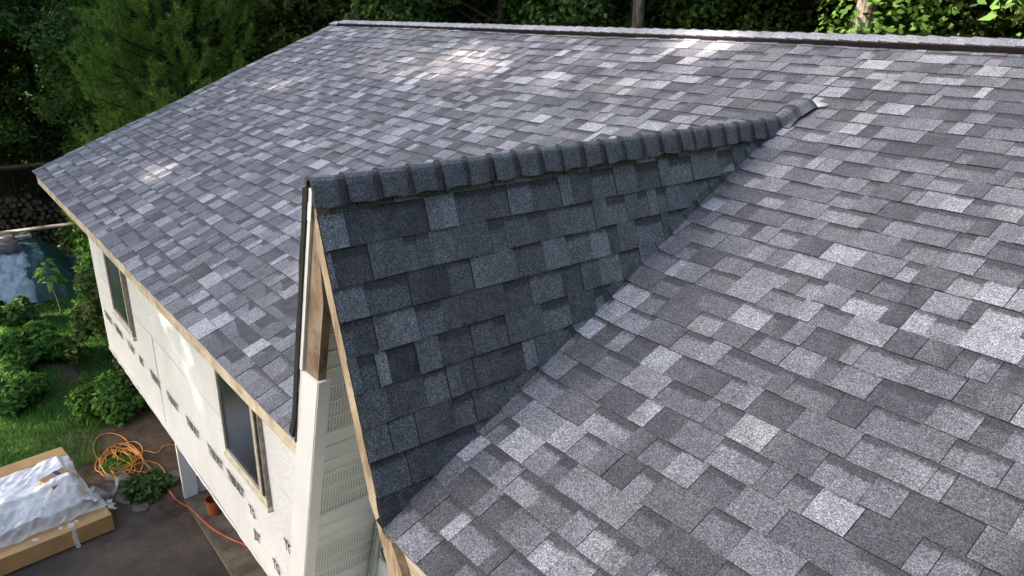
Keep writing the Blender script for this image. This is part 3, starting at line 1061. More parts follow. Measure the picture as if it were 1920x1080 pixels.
r = random.Random(21)
pts = []
zc = GZ + 0.012
pts += [(-9.0, 1.25, zc), (-9.1, 1.05, zc), (-8.95, 0.9, zc), (-9.15, 0.72, zc)]
cx, cyy = -9.25, 0.42
a = 0.0
for lp in range(12):
    ra = r.uniform(0.25, 0.62); rb = r.uniform(0.12, 0.30)
    ox, oy = r.uniform(-0.30, 0.30), r.uniform(-0.14, 0.12)
    tl = r.uniform(-0.7, 0.7)
    zl = zc + 0.006 * lp * r.uniform(0.4, 1)
    for q in range(7):
        aa = a + q * 0.9
        ex, ey = ra * math.cos(aa) * 1.0, rb * math.sin(aa)
        pts.append((cx + ox + ex * math.cos(tl) - ey * math.sin(tl) + r.uniform(-.03, .03), cyy + oy + ex * math.sin(tl) * 0.5 + ey * math.cos(tl) + r.uniform(-.02, .02), zl))
    a += 6.3
pts += [(-8.9, 0.20, zc + .03), (-8.5, 0.28, zc), (-8.15, 0.55, zc), (-8.2, 0.82, zc), (-8.6, 0.83, zc), (-8.85, 0.66, zc), (-8.5, 0.72, zc), (-8.15, 0.80, zc), (-7.95, 0.76, zc), (-7.72, 0.76, zc)]
mb = MB(); mb.tube(smooth_pts(pts, 5), 0.0068, 6)
oc = mb.build('extension_cord', MT['orange'], None, True)
tag(oc, 'tangled orange extension cord heaped on the bare soil by the lawn', 'cord')
mb = MB(); mb.tube([(-7.74, 0.76, zc + 0.008), (-7.62, 0.765, zc + 0.010)], [0.02, 0.017], 8)
mb.build('plug', MT['orange'], oc, True)
pts = [(-7.62, 0.765, zc + 0.012), (-7.45, 0.78, zc + .01), (-7.25, 0.82, zc + 0.03), (-7.05, 0.86, zc + 0.062), (-6.75, 0.90, zc + 0.062), (-6.4, 0.96, zc + 0.062), (-6.05, 1.08, zc + 0.062), (-5.7, 1.24, zc + 0.062), (-5.45, 1.34, zc + 0.062)]
mb = MB(); mb.tube(smooth_pts(pts, 6), 0.010, 6)
rc = mb.build('extension_cord', MT['red'], None, True)
tag(rc, 'single red extension cord running along the concrete under the wall', 'cord')
mb = MB(); mb.tube([(-7.605, 0.767, zc + 0.012), (-7.50, 0.775, zc + 0.012)], [0.019, 0.022], 8)
mb.build('socket', MT['red'], rc, True)

# flat stones beside the cartons
stones = [(-8.72, 0.24, 0.34, 0.16, 0.3, 'long pale flat stone beside the torn plastic sheet'),
          (-8.35, 0.02, 0.20, 0.17, -0.2, 'square flat stone nearest the wrapped cartons'),
          (-8.02, 0.20, 0.24, 0.15, 0.1, 'flat brown stone in the middle of the paving row'),
          (-7.92, -0.10, 0.20, 0.14, 0.5, 'flat cracked stone at the edge of the asphalt'),
          (-8.30, 0.36, 0.18, 0.12, 0.9, 'small flat stone next to the green weeds'),
          (-7.62, 0.33, 0.17, 0.13, 0.2, 'flat stone half on the asphalt below the weeds'),
          (-8.02, 0.93, 0.13, 0.10, 0.4, 'rounded grey stone beside the white garage corner')]
for i, (x, y, a, b, rz, lab) in enumerate(stones):
    rr = random.Random(i + 40)
    mb = MB()
    n = 11
    hgt = 0.035 if i < 6 else 0.12
    rad = [rr.uniform(0.8, 1.1) for _ in range(n)]
    lv = [(1.0, 0.0), (1.0, hgt * 0.7), (0.9, hgt), (0.0, hgt * 1.04)]
    rings = [[Vector((q * rad[j] * a * math.cos(6.283 * j / n), q * rad[j] * b * math.sin(6.283 * j / n), z)) for j in range(n)] for q, z in lv]
    for A, B in zip(rings[:-1], rings[1:]):
        for j in range(n): mb.face([A[j], A[(j + 1) % n], B[(j + 1) % n], B[j]])
    o = mb.build('flat_stone', MT['stone'])
    o.location = (x, y, GZ - 0.002); o.rotation_euler = (0, 0, rz)
    tag(o, lab, 'stone', 'flat stones by the driveway')

# ------------------------------------------------------------------ cartons under plastic
CM = Matrix.Translation((-7.30, -0.08, GZ)) @ Matrix.Rotation(R(6), 4, 'Z')


def carton(name, x0, x1, y0, y1, z0, z1, label, extra=None):
    o = empty(name, CM @ Vector(((x0 + x1) / 2, (y0 + y1) / 2, z0)), R(6))
    tag(o, label, 'carton', 'long cartons of siding on the drive')
    a, b, h = (x1 - x0) / 2, (y1 - y0) / 2, z1 - z0
    mb = MB()
    r_ = random.Random(hash(label) % 1000)
    # body with softly bowed long faces
    n = 10
    def ring(t):
        y = -b + 2 * b * t
        bow = 0.010 * math.sin(t * 9 + x0)
        return [Vector((-a, y, 0)), Vector((a + bow, y, 0)), Vector((a + bow * 1.4, y, h * 0.5)), Vector((a + bow, y, h)), Vector((0, y, h + 0.006 * math.sin(t * 7))), Vector((-a, y, h))]
    rs = [ring(i / n) for i in range(n + 1)]
    for A, B in zip(rs[:-1], rs[1:]):
        for j in range(6):
            k = (j + 1) % 6
            mb.face([A[j], A[k], B[k], B[j]], mi=1 if j in (1, 2) else 0)
    mb.face(rs[0]); mb.face(list(reversed(rs[-1])))
    mb.build('box', [MT['card'], MT['cardshade']], o)
    mb = MB()
    for s in (1,):
        mb.face([(-0.004, -b, h + 0.0075), (0.004, -b, h + 0.0075), (0.004, b, h + 0.0075), (-0.004, b, h + 0.0075)])
    mb.build('lid_joint', MT['barkdark'], o)
    return o


carton('carton', -0.75, 0.0, -3.9, 0.0, 0.03, 0.27, 'lowest long brown carton along the front of the wrapped pile')
carton('carton', -1.52, -0.77, -3.9, -0.02, 0.03, 0.27, 'long brown carton at the back of the pile on the ground')
carton('carton', -1.66, -1.10, -3.9, -0.10, 0.275, 0.62, 'bare topmost brown carton sticking out behind the white plastic')
carton('carton', -1.08, -0.46, -3.9, -0.16, 0.275, 0.46, 'long brown carton hidden under the white plastic sheet')

# the plastic sheet draped over the stack
def drape(name, mat, x_lo, x_hi, y_lo, y_hi, topf, nx, ny, seed, label, cat, amp=0.02):
    mb = MB()
    def hgt(x, y):
        z = topf(x, y)
        n1 = noise.noise(Vector((x * 4.2 + seed, y * 2.4 + x * 2.6, 0)))
        n2 = abs(noise.noise(Vector((x * 7 + y * 6, y * 1.6 - x * 2, seed))))
        n3 = noise.noise(Vector((x * 22, y * 9, seed + 3)))
        return z + amp * (1.3 * n1 - 1.6 * n2 + 0.4 * n3) + amp
    pts = [[None] * (ny + 1) for _ in range(nx + 1)]
    for i in range(nx + 1):
        for j in range(ny + 1):
            x = x_lo + (x_hi - x_lo) * i / nx; y = y_lo + (y_hi - y_lo) * j / ny
            e_ = 0.02 * noise.noise(Vector((x * 8, y * 6, seed + 8)))
            pts[i][j] = Vector((x + e_, y + e_, hgt(x, y)))
    for i in range(nx):
        for j in range(ny):
            mb.face([pts[i][j], pts[i + 1][j], pts[i + 1][j + 1], pts[i][j + 1]])
    o = mb.build(name, mat, None, True)
    # weld so that smooth shading works
    import bmesh
    bm = bmesh.new(); bm.from_mesh(o.data)
    bmesh.ops.remove_doubles(bm, verts=bm.verts, dist=1e-5)
    bm.to_mesh(o.data); bm.free()
    return tag(o, label, cat)


def top_white(x, y):
    # local coordinates of the pile
    z = 0.64 + 0.07 * math.sin(y * 1.3 + 1)
    # right end falls away
    d = min(1, max(0, (-0.10 - y) / 0.16))
    z = 0.33 + (z - 0.33) * d ** 0.5 if y > -0.26 else z
    if x > -0.60:
        k = min(1, (x + 0.60) / 0.42)
        z = z - (z - 0.285) * (k ** 0.8)
    if x < -1.02: z = max(z, 0.635 - (0.3 if y > -0.1 else 0))
    return z


pl = drape('plastic_sheet', MT['wrapwhite'], -1.30, -0.34, -3.7, -0.06, top_white, 80, 190, 2.0, 'crumpled white plastic sheet wrapped over the stack of cartons', 'plastic sheet', 0.036)
pl.matrix_world = CM
pf = drape('plastic_film', MT['film'], -0.52, -0.16, -3.7, 0.02, lambda x, y: top_white(x, y) + 0.012, 50, 190, 6.0, 'torn clear plastic film hanging over the front of the cartons', 'plastic sheet', 0.03)
pf.matrix_world = CM
# torn strips
r = random.Random(77)
for (x, y, l, wd) in ((-0.14, -0.48, 0.34, 0.05), (-0.13, -0.60, 0.22, 0.035), (-0.13, -0.40, 0.20, 0.03), (-0.2, 0.03, 0.30, 0.05), (-0.32, 0.05, 0.36, 0.04), (-0.1, -0.9, 0.16, 0.05)):
    n = 8
    mb = MB()
    prev = None
    ddx, ddy = r.uniform(0.25, 0.42), r.uniform(-0.1, 0.25)
    for i in range(n + 1):
        f = i / n
        px, py = x + ddx * l * f * 1.4, y + ddy * l * f + 0.02 * math.sin(f * 8)
        if px > 0.012: pz = max(0.01, 0.31 - (f * l) * 1.1)
        else: pz = 0.315 - 0.02 * f
        tw = wd * (1 - 0.5 * f)
        cur = (Vector((px, py - tw, pz + 0.01 * math.sin(f * 11))), Vector((px + 0.015, py + tw, pz - 0.008 * math.cos(f * 9))))
        if prev: mb.face([prev[0], prev[1], cur[1], cur[0]])
        prev = cur
    mb.build('torn_strip', MT['film'], pf)
# twisted end of the sheet lying on the stones
mb = MB()
mb.tube(smooth_pts([CM @ Vector(p) for p in ((-0.55, -0.05, 0.42), (-0.6, 0.12, 0.20), (-0.75, 0.24, 0.10), (-0.95, 0.35, 0.05), (-1.15, 0.42, 0.07))], 5), [0.05] * 6 + [0.03] * 6 + [0.02] * 5 + [0.028] * 4, 7)
o = mb.build('twisted_plastic', MT['film'], None, True)
tag(o, 'twisted tail of torn plastic lying on the flat stones', 'plastic sheet')

# small printed box poking out of the sheet
bx = empty('printed_box', CM @ Vector((-0.74, -0.40, 0.545)), R(28))
tag(bx, 'small brown box with blue print poking through the torn white plastic', 'box')
mb = MB(); mb.box((-0.13, -0.17, 0), (0.13, 0.17, 0.15), M=Matrix.Rotation(R(10), 4, 'Y'))
mb.build('body', MT['card'], bx)
mb = MB(); mb.box((-0.132, 0.02, 0.10), (0.132, 0.08, 0.1525), M=Matrix.Rotation(R(10), 4, 'Y')); mb.box((0.1305, -0.16, 0.0), (0.1325, -0.06, 0.14), M=Matrix.Rotation(R(10), 4, 'Y'))
mb.build('blue_print', MT['blue'], bx)
mb = MB(); mb.box((0.1305, -0.02, 0.02), (0.1328, 0.12, 0.12), M=Matrix.Rotation(R(10), 4, 'Y'))
mb.build('paper_label', MT['label'], bx)

# ------------------------------------------------------------------ tarped heap, planks, firewood at the far end of the yard
def top_heap(x, y):
    ex = min(1, max(0, (x + 18.2) / 0.7)) if x > -18.2 else 0
    ey = min(1, max(0, (y - 0.85) / 0.7)) if y > 0.85 else 0
    return GZ + 1.12 * (1 - ex ** 1.4) * (1 - 0.75 * ey) + 0.0


tg = drape('tarp', MT['tarpgreen'], -20.3, -17.5, -1.6, 2.0, top_heap, 50, 70, 1.0, 'dark green tarp over a heap at the end of the lawn', 'tarp', 0.06)
tw = drape('plastic_sheet', MT['tarpwhite'], -18.35, -17.42, -1.4, 0.62, lambda x, y: top_heap(x, y) + 0.07 - 0.55 * max(0, (y - 0.38) / 0.25) ** 2 * 0.6, 40, 60, 4.0, 'pale bluish plastic sheet hanging down the front of the tarped heap', 'plastic sheet', 0.05)
td = drape('plastic_sheet', MT['tarpdark'], -19.2, -18.1, -1.7, 0.42, lambda x, y: top_heap(x, y) + 0.16, 20, 30, 5.0, 'black plastic sheet bunched on top of the tarped heap', 'plastic sheet', 0.06)
for i, (x, z, y0, y1, rz, lab) in enumerate(((-19.3, 0.36, -1.6, 0.75, 0.03, 'short grey plank nearest the camera on top of the tarped heap'),
                                          (-19.75, 0.42, -1.8, 1.9, -0.05, 'long grey plank lying at the back of the tarped heap'),
                                          (-19.55, 0.35, -1.9, 0.4, 0.06, 'weathered plank between the other two on the tarped heap'))):
    mb = MB(); mb.box((-0.07, y0, 0), (0.07, y1, 0.045))
    o = mb.build('plank', MT['plank'])
    o.location = (x, 0, GZ + 1.12 + z - 0.22); o.rotation_euler = (0, R(8), rz)
    tag(o, lab, 'plank', 'planks on the tarped heap')

# firewood stack: every log an object, shared mesh
logs = []
for k in range(4):
    rr = random.Random(60 + k)
    mb = MB()
    n = 9
    ra = [rr.uniform(0.8, 1.1) for _ in range(n)]
    A = [Vector((0.22, 0.085 * ra[j] * math.cos(6.283 * j / n), 0.085 * ra[j] * math.sin(6.283 * j / n))) for j in range(n)]
    B = [Vector((-0.22, q.y, q.z)) for q in A]
    for j in range(n): mb.face([A[j], B[j], B[(j + 1) % n], A[(j + 1) % n]], mi=0)
    mb.face(A, mi=1); mb.face(list(reversed(B)), mi=1)
    logs.append(mb.mesh('log', [MT['barkdark'], MT['logend']]))
rr = random.Random(66)
for row in range(11):
    for c_ in range(17):
        y = -0.95 + c_ * 0.18 + (0.09 if row % 2 else 0)
        if row > 8 and c_ > 12 and rr.random() < 0.5: continue
        o = link('firewood_log', logs[rr.randrange(4)])
        o.location = (-22.6 + rr.uniform(-0.22, 0.10), y + rr.uniform(-0.035, 0.035), GZ + 0.09 + row * 0.150 + rr.uniform(-0.025, 0.025))
        o.rotation_euler = (rr.uniform(0, 6.28), 0, rr.uniform(-0.08, 0.08))
        o.scale = (1, rr.uniform(0.6, 1.15), rr.uniform(0.6, 1.1))
        tag(o, 'split firewood log in the dark stack beyond the tarped heap', 'log', 'firewood logs in the stack')
sh = empty('woodshed', (-23.0, 0.7, GZ))
tag(sh, 'low dark open woodshed sheltering the firewood stack', 'shed')
mb = MB(); mb.box((-1.0, -2.4, 2.35), (0.75, 1.75, 2.42), M=Matrix.Rotation(R(-7), 4, 'Y'))
mb.build('roof', MT['barkdark'], sh)
mb = MB(); mb.box((-1.0, -2.3, 0), (-0.95, 1.6, 2.3)); mb.build('back_wall', MT['barkdark'], sh)
for yy in (-2.2, 1.62):
    mb = MB(); mb.box((0.55, yy - 0.06, 0), (0.67, yy + 0.06, 2.40)); mb.build('post', MT['bark'], sh)

# ------------------------------------------------------------------ vegetation
def leaf_cloud(n, centers, radii, size, aspect=1.7, droop=0.0, seed=0, tri=False, flat=0.3):
    """n leaves scattered in ellipsoid clumps -> (n,4,3) quads"""
    g = np.random.default_rng(seed)
    centers = np.asarray(centers, float); radii = np.asarray(radii, float)
    wts = radii[:, 0] * radii[:, 1] + 1e-6
    idx = g.choice(len(centers), n, p=wts / wts.sum())
    d = g.normal(size=(n, 3)); d /= np.linalg.norm(d, axis=1)[:, None]
    rr = g.random(n) ** 0.45
    pos = centers[idx] + d * radii[idx] * rr[:, None]
    # leaf orientation: outward/upward with scatter
    nn = d * 0.7 + g.normal(size=(n, 3)) * 0.6 + np.array([0, 0, 0.5])
    nn /= np.linalg.norm(nn, axis=1)[:, None]
    t = np.cross(nn, g.normal(size=(n, 3))); t /= np.linalg.norm(t, axis=1)[:, None]
    b = np.cross(nn, t)
    s = size * g.uniform(0.6, 1.3, n)[:, None]
    L, Wd = s * aspect * 0.5, s * 0.5
    V = np.stack([pos - t * L, pos + b * Wd - t * L * 0.1 - nn * s * 0.08, pos + t * L - nn * s * 0.12, pos - b * Wd - t * L * 0.1 - nn * s * 0.08], axis=1)
    return V


def trunk_mb(h, r0, lean=0.0, branches=8, seed=0, zb=0.3, spread=2.0):
    r_ = random.Random(seed)
    mb = MB()
    pts, rad = [], []
    n = 9
    for i in range(n + 1):
        f = i / n
        pts.append((lean * h * f + 0.12 * math.sin(f * 5 + seed), 0.10 * math.sin(f * 4 + 2 * seed), h * f)); rad.append(r0 * (1 - 0.75 * f) * (1.35 if i == 0 else 1))
    mb.tube(pts, rad, 10)
    for k in range(branches):
        f = r_.uniform(zb, 0.92)
        base = Vector((lean * h * f + 0.12 * math.sin(f * 5 + seed), 0.10 * math.sin(f * 4 + 2 * seed), h * f))
        a = r_.uniform(0, 6.28); l = spread * r_.uniform(0.5, 1) * (1.1 - 0.6 * f)
        e1 = base + Vector((math.cos(a), math.sin(a), 0.5)) * l * 0.5
        e2 = base + Vector((math.cos(a) , math.sin(a), 0.75)) * l
        rr_ = r0 * 0.35 * (1 - 0.6 * f)
        mb.tube([base, e1, e2], [rr_, rr_ * 0.6, rr_ * 0.25], 6)
    return mb


def crown_spec(h, zlo, rx, n, seed):
    g = np.random.default_rng(seed)
    c, ra = [], []
    for i in range(n):
        f = g.random()
        z = zlo + (h - zlo) * f
        env = rx * math.sqrt(max(0.05, 1 - (2 * f - 0.85) ** 2 * 0.75))
        a = g.random() * 6.283; q = env * g.random() ** 0.5
        c.append((q * math.cos(a), q * math.sin(a), z))
        s = g.uniform(0.45, 0.95) * rx * 0.32
        ra.append((s * 1.25, s * 1.25, s * 0.75))
    return c, ra


TREE = []
for k, (h, zlo, rx, mat, sz) in enumerate(((11.0, 0.8, 2.9, 'leaf', 0.085), (12.5, 1.0, 3.3, 'leaf2', 0.095), (10.0, 0.6, 2.6, 'leaf', 0.08), (12.0, 0.8, 3.0, 'leafbright', 0.08))):
    c, ra = crown_spec(h, zlo, rx, 90, 100 + k)
    crown = quads_mesh('crown', leaf_cloud(42000, c, ra, sz, seed=200 + k), MT[mat])
    trunk = trunk_mb(h * 0.92, 0.17, 0.01, 12, k, 0.15, rx).mesh('trunk', MT['barkdark'], True)
    TREE.append((trunk, crown))


def plant_tree(name, kind, loc, s, rz, label, group, meshes=None):
    o = empty(name, loc, rz)
    o.scale = (s, s, s)
    tag(o, label, 'tree', group)
    tr, cr = meshes or TREE[kind]
    link('trunk', tr, o); link('crown', cr, o)
    return o


def polar(heading_dir, dist):
    return (CAM.x + heading_dir[0] * dist, CAM.y + heading_dir[1] * dist, GZ)


def hd(px):
    """compass direction of a column of the photo, used to spread the wood evenly round the yard"""
    a = math.atan((px - 960) / 1395.0)
    th = yaw - a
    return (-math.sin(th), math.cos(th))


rr = random.Random(17)
kinds = {0: 'dark leafy broadleaf tree in the wood around the house', 1: 'olive green broad tree in the wood around the house',
         2: 'small dark dense tree in the wood around the house', 3: 'bright green sunlit tree in the wood around the house'}
n_t = 0
for dist, step, jit in ((19, 230, 1.0), (24, 170, 1.5), (30, 140, 2.0), (38, 120, 2.5)):
    px = -260 + rr.uniform(0, 80)
    while px < 2250:
        if dist < 22 and 90 < px < 560: px += step; continue      # the pine stands there
        if dist < 27 and -300 < px < 120: px += step; continue    # yard, woodshed
        d = dist + rr.uniform(-jit, jit)
        kd = rr.choice((0, 3, 2, 1, 0, 2, 1)) if px > 700 else rr.choice((0, 2, 2, 0, 1))
        if dist < 22 and px > 1500: kd = rr.choice((3, 1, 3))
        if dist < 27 and 560 < px < 1300: kd = rr.choice((1, 0, 1, 3))
        plant_tree('broadleaf_tree', kd, polar(hd(px), d), rr.uniform(0.9, 1.25), rr.uniform(0, 6.28), kinds[kd], 'trees of the surrounding wood')
        n_t += 1
        px += step * rr.uniform(0.75, 1.25)

# bare tall trunks standing clear in front of the wood
tall = []
c, ra = crown_spec(17, 8.5, 3.0, 40, 300)
tcrown = quads_mesh('crown', leaf_cloud(5000, c, ra, 0.24, seed=301), MT['leaf'])
for px, d, r0, lean, lab, mat in ((677, 18.0, 0.085, 0.0, 'thin pale trunk rising behind the left end of the roof ridge', 'bark'),
                             (1168, 16.5, 0.13, 0.0, 'tall thick grey trunk behind the middle of the ridge, left of a pair', 'bark'),
                             (1190, 16.9, 0.125, -0.012, 'tall mossy trunk touching its thicker neighbour behind the ridge', 'barkdark'),
                             (1362, 21.0, 0.16, 0.0, 'dark straight trunk in the shade behind the ridge', 'barkdark'),
                             (1385, 20.0, 0.13, 0.018, 'dark trunk leaning right in the shade behind the ridge', 'barkdark'),
                             (1560, 16.0, 0.19, 0.030, 'tall pale grey trunk leaning right behind the ridge', 'bark')):
    o = empty('tall_tree', polar(hd(px), d), -yaw * 0 + math.atan2(rt.y, rt.x))
    tag(o, lab, 'tree', 'tall trunks behind the ridge')
    trunk_mb(17, r0 * 1.35, lean, 8, int(px), 0.55, 2.4).build('trunk', MT[mat], o, True)
    link('crown', tcrown, o)

# undergrowth just behind the house and at the yard's edge
def bush_mesh(n, rx, h, size, mat, seed, aspect=1.8):
    g = np.random.default_rng(seed)
    c, ra = [], []
    for i in range(26):
        a = g.random() * 6.283; q = rx * g.random() ** 0.5 * 0.85
        z = h * (0.25 + 0.6 * g.random()) * (1 - 0.45 * (q / rx) ** 2)
        c.append((q * math.cos(a), q * math.sin(a), z)); s = rx * g.uniform(0.22, 0.36)
        ra.append((s, s, min(s, h * 0.35)))
    return quads_mesh('foliage', leaf_cloud(n, c, ra, size, aspect, seed=seed + 1), mat)


def stems_mesh(rx, h, seed):
    r_ = random.Random(seed); mb = MB()
    for k in range(7):
        a = r_.uniform(0, 6.28); q = rx * r_.uniform(0.2, 0.6)
        mb.tube([(0.05 * math.cos(a), 0.05 * math.sin(a), 0), (q * .5 * math.cos(a), q * .5 * math.sin(a), h * .4), (q * math.cos(a), q * math.sin(a), h * .8)], [0.02, 0.014, 0.006], 5)
    return mb.mesh('stems', MT['barkdark'], True)


def bush(name, loc, rx, h, n, size, mat, seed, label, cat='bush', group=None, aspect=1.8):
    o = empty(name, loc)
    tag(o, label, cat, group)
    link('foliage', bush_mesh(n, rx, h, size, MT[mat], seed, aspect), o)
    link('stems', stems_mesh(rx, h, seed), o)
    return o


bush('leafy_bush', (-10.85, 0.78, GZ), 0.72, 0.62, 6500, 0.050, 'leafbush', 401, 'low rounded bright green bush beside the white wall and cord', group='garden bushes', aspect=2.2)
bush('leafy_bush', (-13.9, -0.35, GZ), 0.95, 0.75, 8000, 0.062, 'leafbush', 402, 'wide bright green bush at the left edge of the lawn', group='garden bushes', aspect=2.2)
bush('leafy_bush', (-12.3, -0.75, GZ), 0.75, 0.55, 5000, 0.058, 'leafbush', 407, 'low bright bush nearest the cartons on the left lawn edge', group='garden bushes', aspect=2.2)
bush('leafy_bush', (-16.4, -0.25, GZ), 0.55, 0.7, 1800, 0.085, 'weed', 403, 'pale broad leaved plant in front of the tarped heap', group='garden bushes', aspect=2.0)
# tall shrub against the house wall
def tall_shrub(loc, rx, h, n, size, mat, seed, label):
    o = empty('tall_shrub', loc); tag(o, label, 'shrub', 'shrubs along the end of the house')
    g = np.random.default_rng(seed)
    c, ra = [], []
    for i in range(46):
        f = g.random() ** 0.8; a = g.random() * 6.283; q = rx * (1 - 0.45 * f) * g.random() ** 0.5
        c.append((q * math.cos(a), q * math.sin(a), 0.25 + (h - 0.45) * f)); s = rx * g.uniform(0.22, 0.4); ra.append((s, s, s * 0.9))
    link('foliage', quads_mesh('foliage', leaf_cloud(n, c, ra, size, 1.8, seed=seed + 1), MT[mat]), o)
    link('stems', stems_mesh(rx, h, seed), o)


tall_shrub((-13.0, 1.25, GZ), 0.75, 2.1, 9000, 0.060, 'leafshrub', 410, 'tall rusty green shrub growing against the end of the house')
tall_shrub((-11.4, 1.45, GZ), 0.62, 1.3, 6500, 0.055, 'leafshrub', 411, 'lower dark shrub squeezed under the corner of the white wall')
tall_shrub((-15.6, 1.7, GZ), 0.8, 2.0, 7000, 0.065, 'leafbush', 412, 'fresh green shrub behind the tall rusty one near the tarp')
tall_shrub((-20.6, 2.9, GZ), 1.2, 2.3, 7000, 0.085, 'leaf', 413, 'dark green shrub beside the woodshed post')

# sapling with large pale leaves
sp = empty('sapling', (-16.3, 0.78, GZ))
tag(sp, 'young sapling with large yellow green leaves in front of the green tarp', 'sapling')
mb = MB(); mb.tube([(0, 0, 0), (0.02, -0.04, 0.5), (-0.02, -0.12, 1.0), (0.0, -0.16, 1.35)], [0.018, 0.014, 0.010, 0.006], 6)
mb.build('stem', MT['bark'], sp, True)
V = []
rr2 = random.Random(90)
for k in range(26):
    f = rr2.uniform(0.55, 1.0); a = k * 2.4 + rr2.uniform(-.3, .3)
    base = Vector((0.0, -0.14 * f, 1.32 * f + 0.05))
    d = Vector((math.cos(a), math.sin(a), rr2.uniform(-0.35, 0.25))).normalized(); l = rr2.uniform(0.20, 0.34)
    s = d.cross(Vector((0, 0, 1))).normalized() * l * 0.24
    q0 = base + d * 0.06; q1 = base + d * (0.06 + l * 0.45) + Vector((0, 0, 0.02)); q2 = base + d * (0.06 + l) - Vector((0, 0, 0.10))
    V.append([q0, q1 + s, q2, q1 - s])
link('leaves', quads_mesh('leaves', np.array([[tuple(p) for p in q] for q in V]), MT['leafsap']), sp)

# weeds by the stones
bush('weed_clump', (-7.95, 0.55, GZ), 0.36, 0.22, 1500, 0.060, 'weed', 420, 'sprawling clump of weeds beside the red plug and flat stones', 'weeds')
bush('weed_clump', (-8.95, 0.33, GZ), 0.26, 0.06, 900, 0.035, 'grass', 421, 'grassy tuft lying inside the orange cord loops', 'weeds')

# pine tree: whorls of branches ending in upright foxtails of needles
def pine():
    g = random.Random(501)
    gn = np.random.default_rng(502)
    o = empty('pine_tree', (-15.3, 3.75, GZ))
    tag(o, 'large soft green pine tree beside the left end of the roof', 'tree')
    H = 10.5
    mb = MB()
    mb.tube([(0, 0, 0), (0.05, 0, 3), (0, 0.05, 6), (0.02, 0, H)], [0.19, 0.16, 0.10, 0.02], 10)
    tails = []
    z = 0.6
    while z < H - 0.3:
        f = z / H
        R0 = 2.75 * (1 - f) ** 0.75 * (0.8 if z < 1.2 else 1.0) + 0.1
        nb = 10
        a0 = g.uniform(0, 6.28)
        for k in range(nb):
            a = a0 + k * 6.283 / nb + g.uniform(-0.25, 0.25)
            L = R0 * g.uniform(0.75, 1.12)
            base = Vector((0, 0, z + g.uniform(-.12, .12)))
            d = Vector((math.cos(a), math.sin(a), 0))
            pts = [base, base + d * L * 0.5 + Vector((0, 0, L * 0.10)), base + d * L + Vector((0, 0, L * 0.32))]
            mb.tube(pts, [0.035 * (1 - f) + 0.012, 0.02, 0.008], 5, cap=False)
            # foxtails along the outer branch
            nt_ = max(3, int(L * 4.2))
            for q in range(nt_):
                t = 0.30 + 0.72 * (q + 0.5) / nt_
                t = min(t, 1.0)
                p = pts[0].lerp(pts[1], t * 2) if t < 0.5 else pts[1].lerp(pts[2], t * 2 - 1)
                side = d.cross(Vector((0, 0, 1))) * g.choice((-1, 1)) * g.uniform(0.1, 0.75)
                dirv = (d * g.uniform(0.2, 0.9) + side + Vector((0, 0, g.uniform(0.7, 1.6)))).normalized()
                tails.append((p, dirv, g.uniform(0.40, 0.72)))
        z += 0.40 * (1.05 - 0.35 * f)
    mb.build('trunk', MT['barkdark'], o, True)
    T0 = np.array([tuple(t[0]) for t in tails]); TD = np.array([tuple(t[1]) for t in tails]); TL = np.array([t[2] for t in tails])
    NN = 120
    k = len(tails)
    f = gn.random((k, NN)) ** 0.8
    pos = T0[:, None, :] + TD[:, None, :] * (TL[:, None] * f)[:, :, None]
    rd = gn.normal(size=(k, NN, 3)); rd -= TD[:, None, :] * (rd * TD[:, None, :]).sum(-1)[:, :, None]
    rd /= np.linalg.norm(rd, axis=-1)[:, :, None]
    nd = rd * 0.85 + TD[:, None, :] * 0.75
    nd /= np.linalg.norm(nd, axis=-1)[:, :, None]
    ln = gn.uniform(0.10, 0.17, (k, NN))[:, :, None]
    tip = pos + nd * ln
    sd = np.cross(nd, gn.normal(size=(k, NN, 3))); sd /= np.linalg.norm(sd, axis=-1)[:, :, None]
    wv_ = 0.011
    V = np.stack([pos - sd * wv_, pos + sd * wv_, tip], axis=2).reshape(-1, 3, 3)
    link('needles', quads_mesh('needles', V, MT['needle'], n=3), o)
    return o


pine()

# grass of the lawn: nobody could count it
g = np.random.default_rng(600)
lawn = [(-18.2, -2.6), (-9.0, -2.6), (-9.3, 0.15), (-10.5, 0.35), (-11.5, 1.6), (-17.6, 2.6)]
def inside(pt, poly):
    x, y = pt; c = False
    for i in range(len(poly)):
        (x0, y0), (x1, y1) = poly[i], poly[i - 1]
        if (y0 > y) != (y1 > y) and x < (x1 - x0) * (y - y0) / (y1 - y0) + x0: c = not c
    return c
N = 90000
xy = np.stack([g.uniform(-18.4, -8.9, N), g.uniform(-2.7, 2.6, N)], 1)
keep = np.array([inside(p, lawn) for p in xy])
pth = (xy[:, 0] > -15) & (xy[:, 0] < -12.6) & (np.abs(xy[:, 1] - 0.37) < 0.16)
keep &= ~(pth & (g.random(N) < 0.85))
xy = xy[keep]; n = len(xy)
h = g.uniform(0.03, 0.085, n) * (0.75 + 0.5 * np.array([noise.noise(Vector((a * 1.1, b * 1.1, 3))) + 0.5 for a, b in xy]))
base = np.concatenate([xy, np.full((n, 1), GZ - 0.005)], 1)
ang = g.uniform(0, 6.283, n); wd = g.uniform(0.004, 0.010, n)
sx_ = np.stack([np.cos(ang), np.sin(ang), np.zeros(n)], 1) * wd[:, None]
tip = base + np.stack([g.normal(0, 0.5, n) * h, g.normal(0, 0.5, n) * h, h], 1)
gm = quads_mesh('grass', np.stack([base - sx_, base + sx_, tip], 1), MT['grass'], n=3)
tag(link('grass', gm), 'short rough green lawn grass', 'grass', kind='stuff')

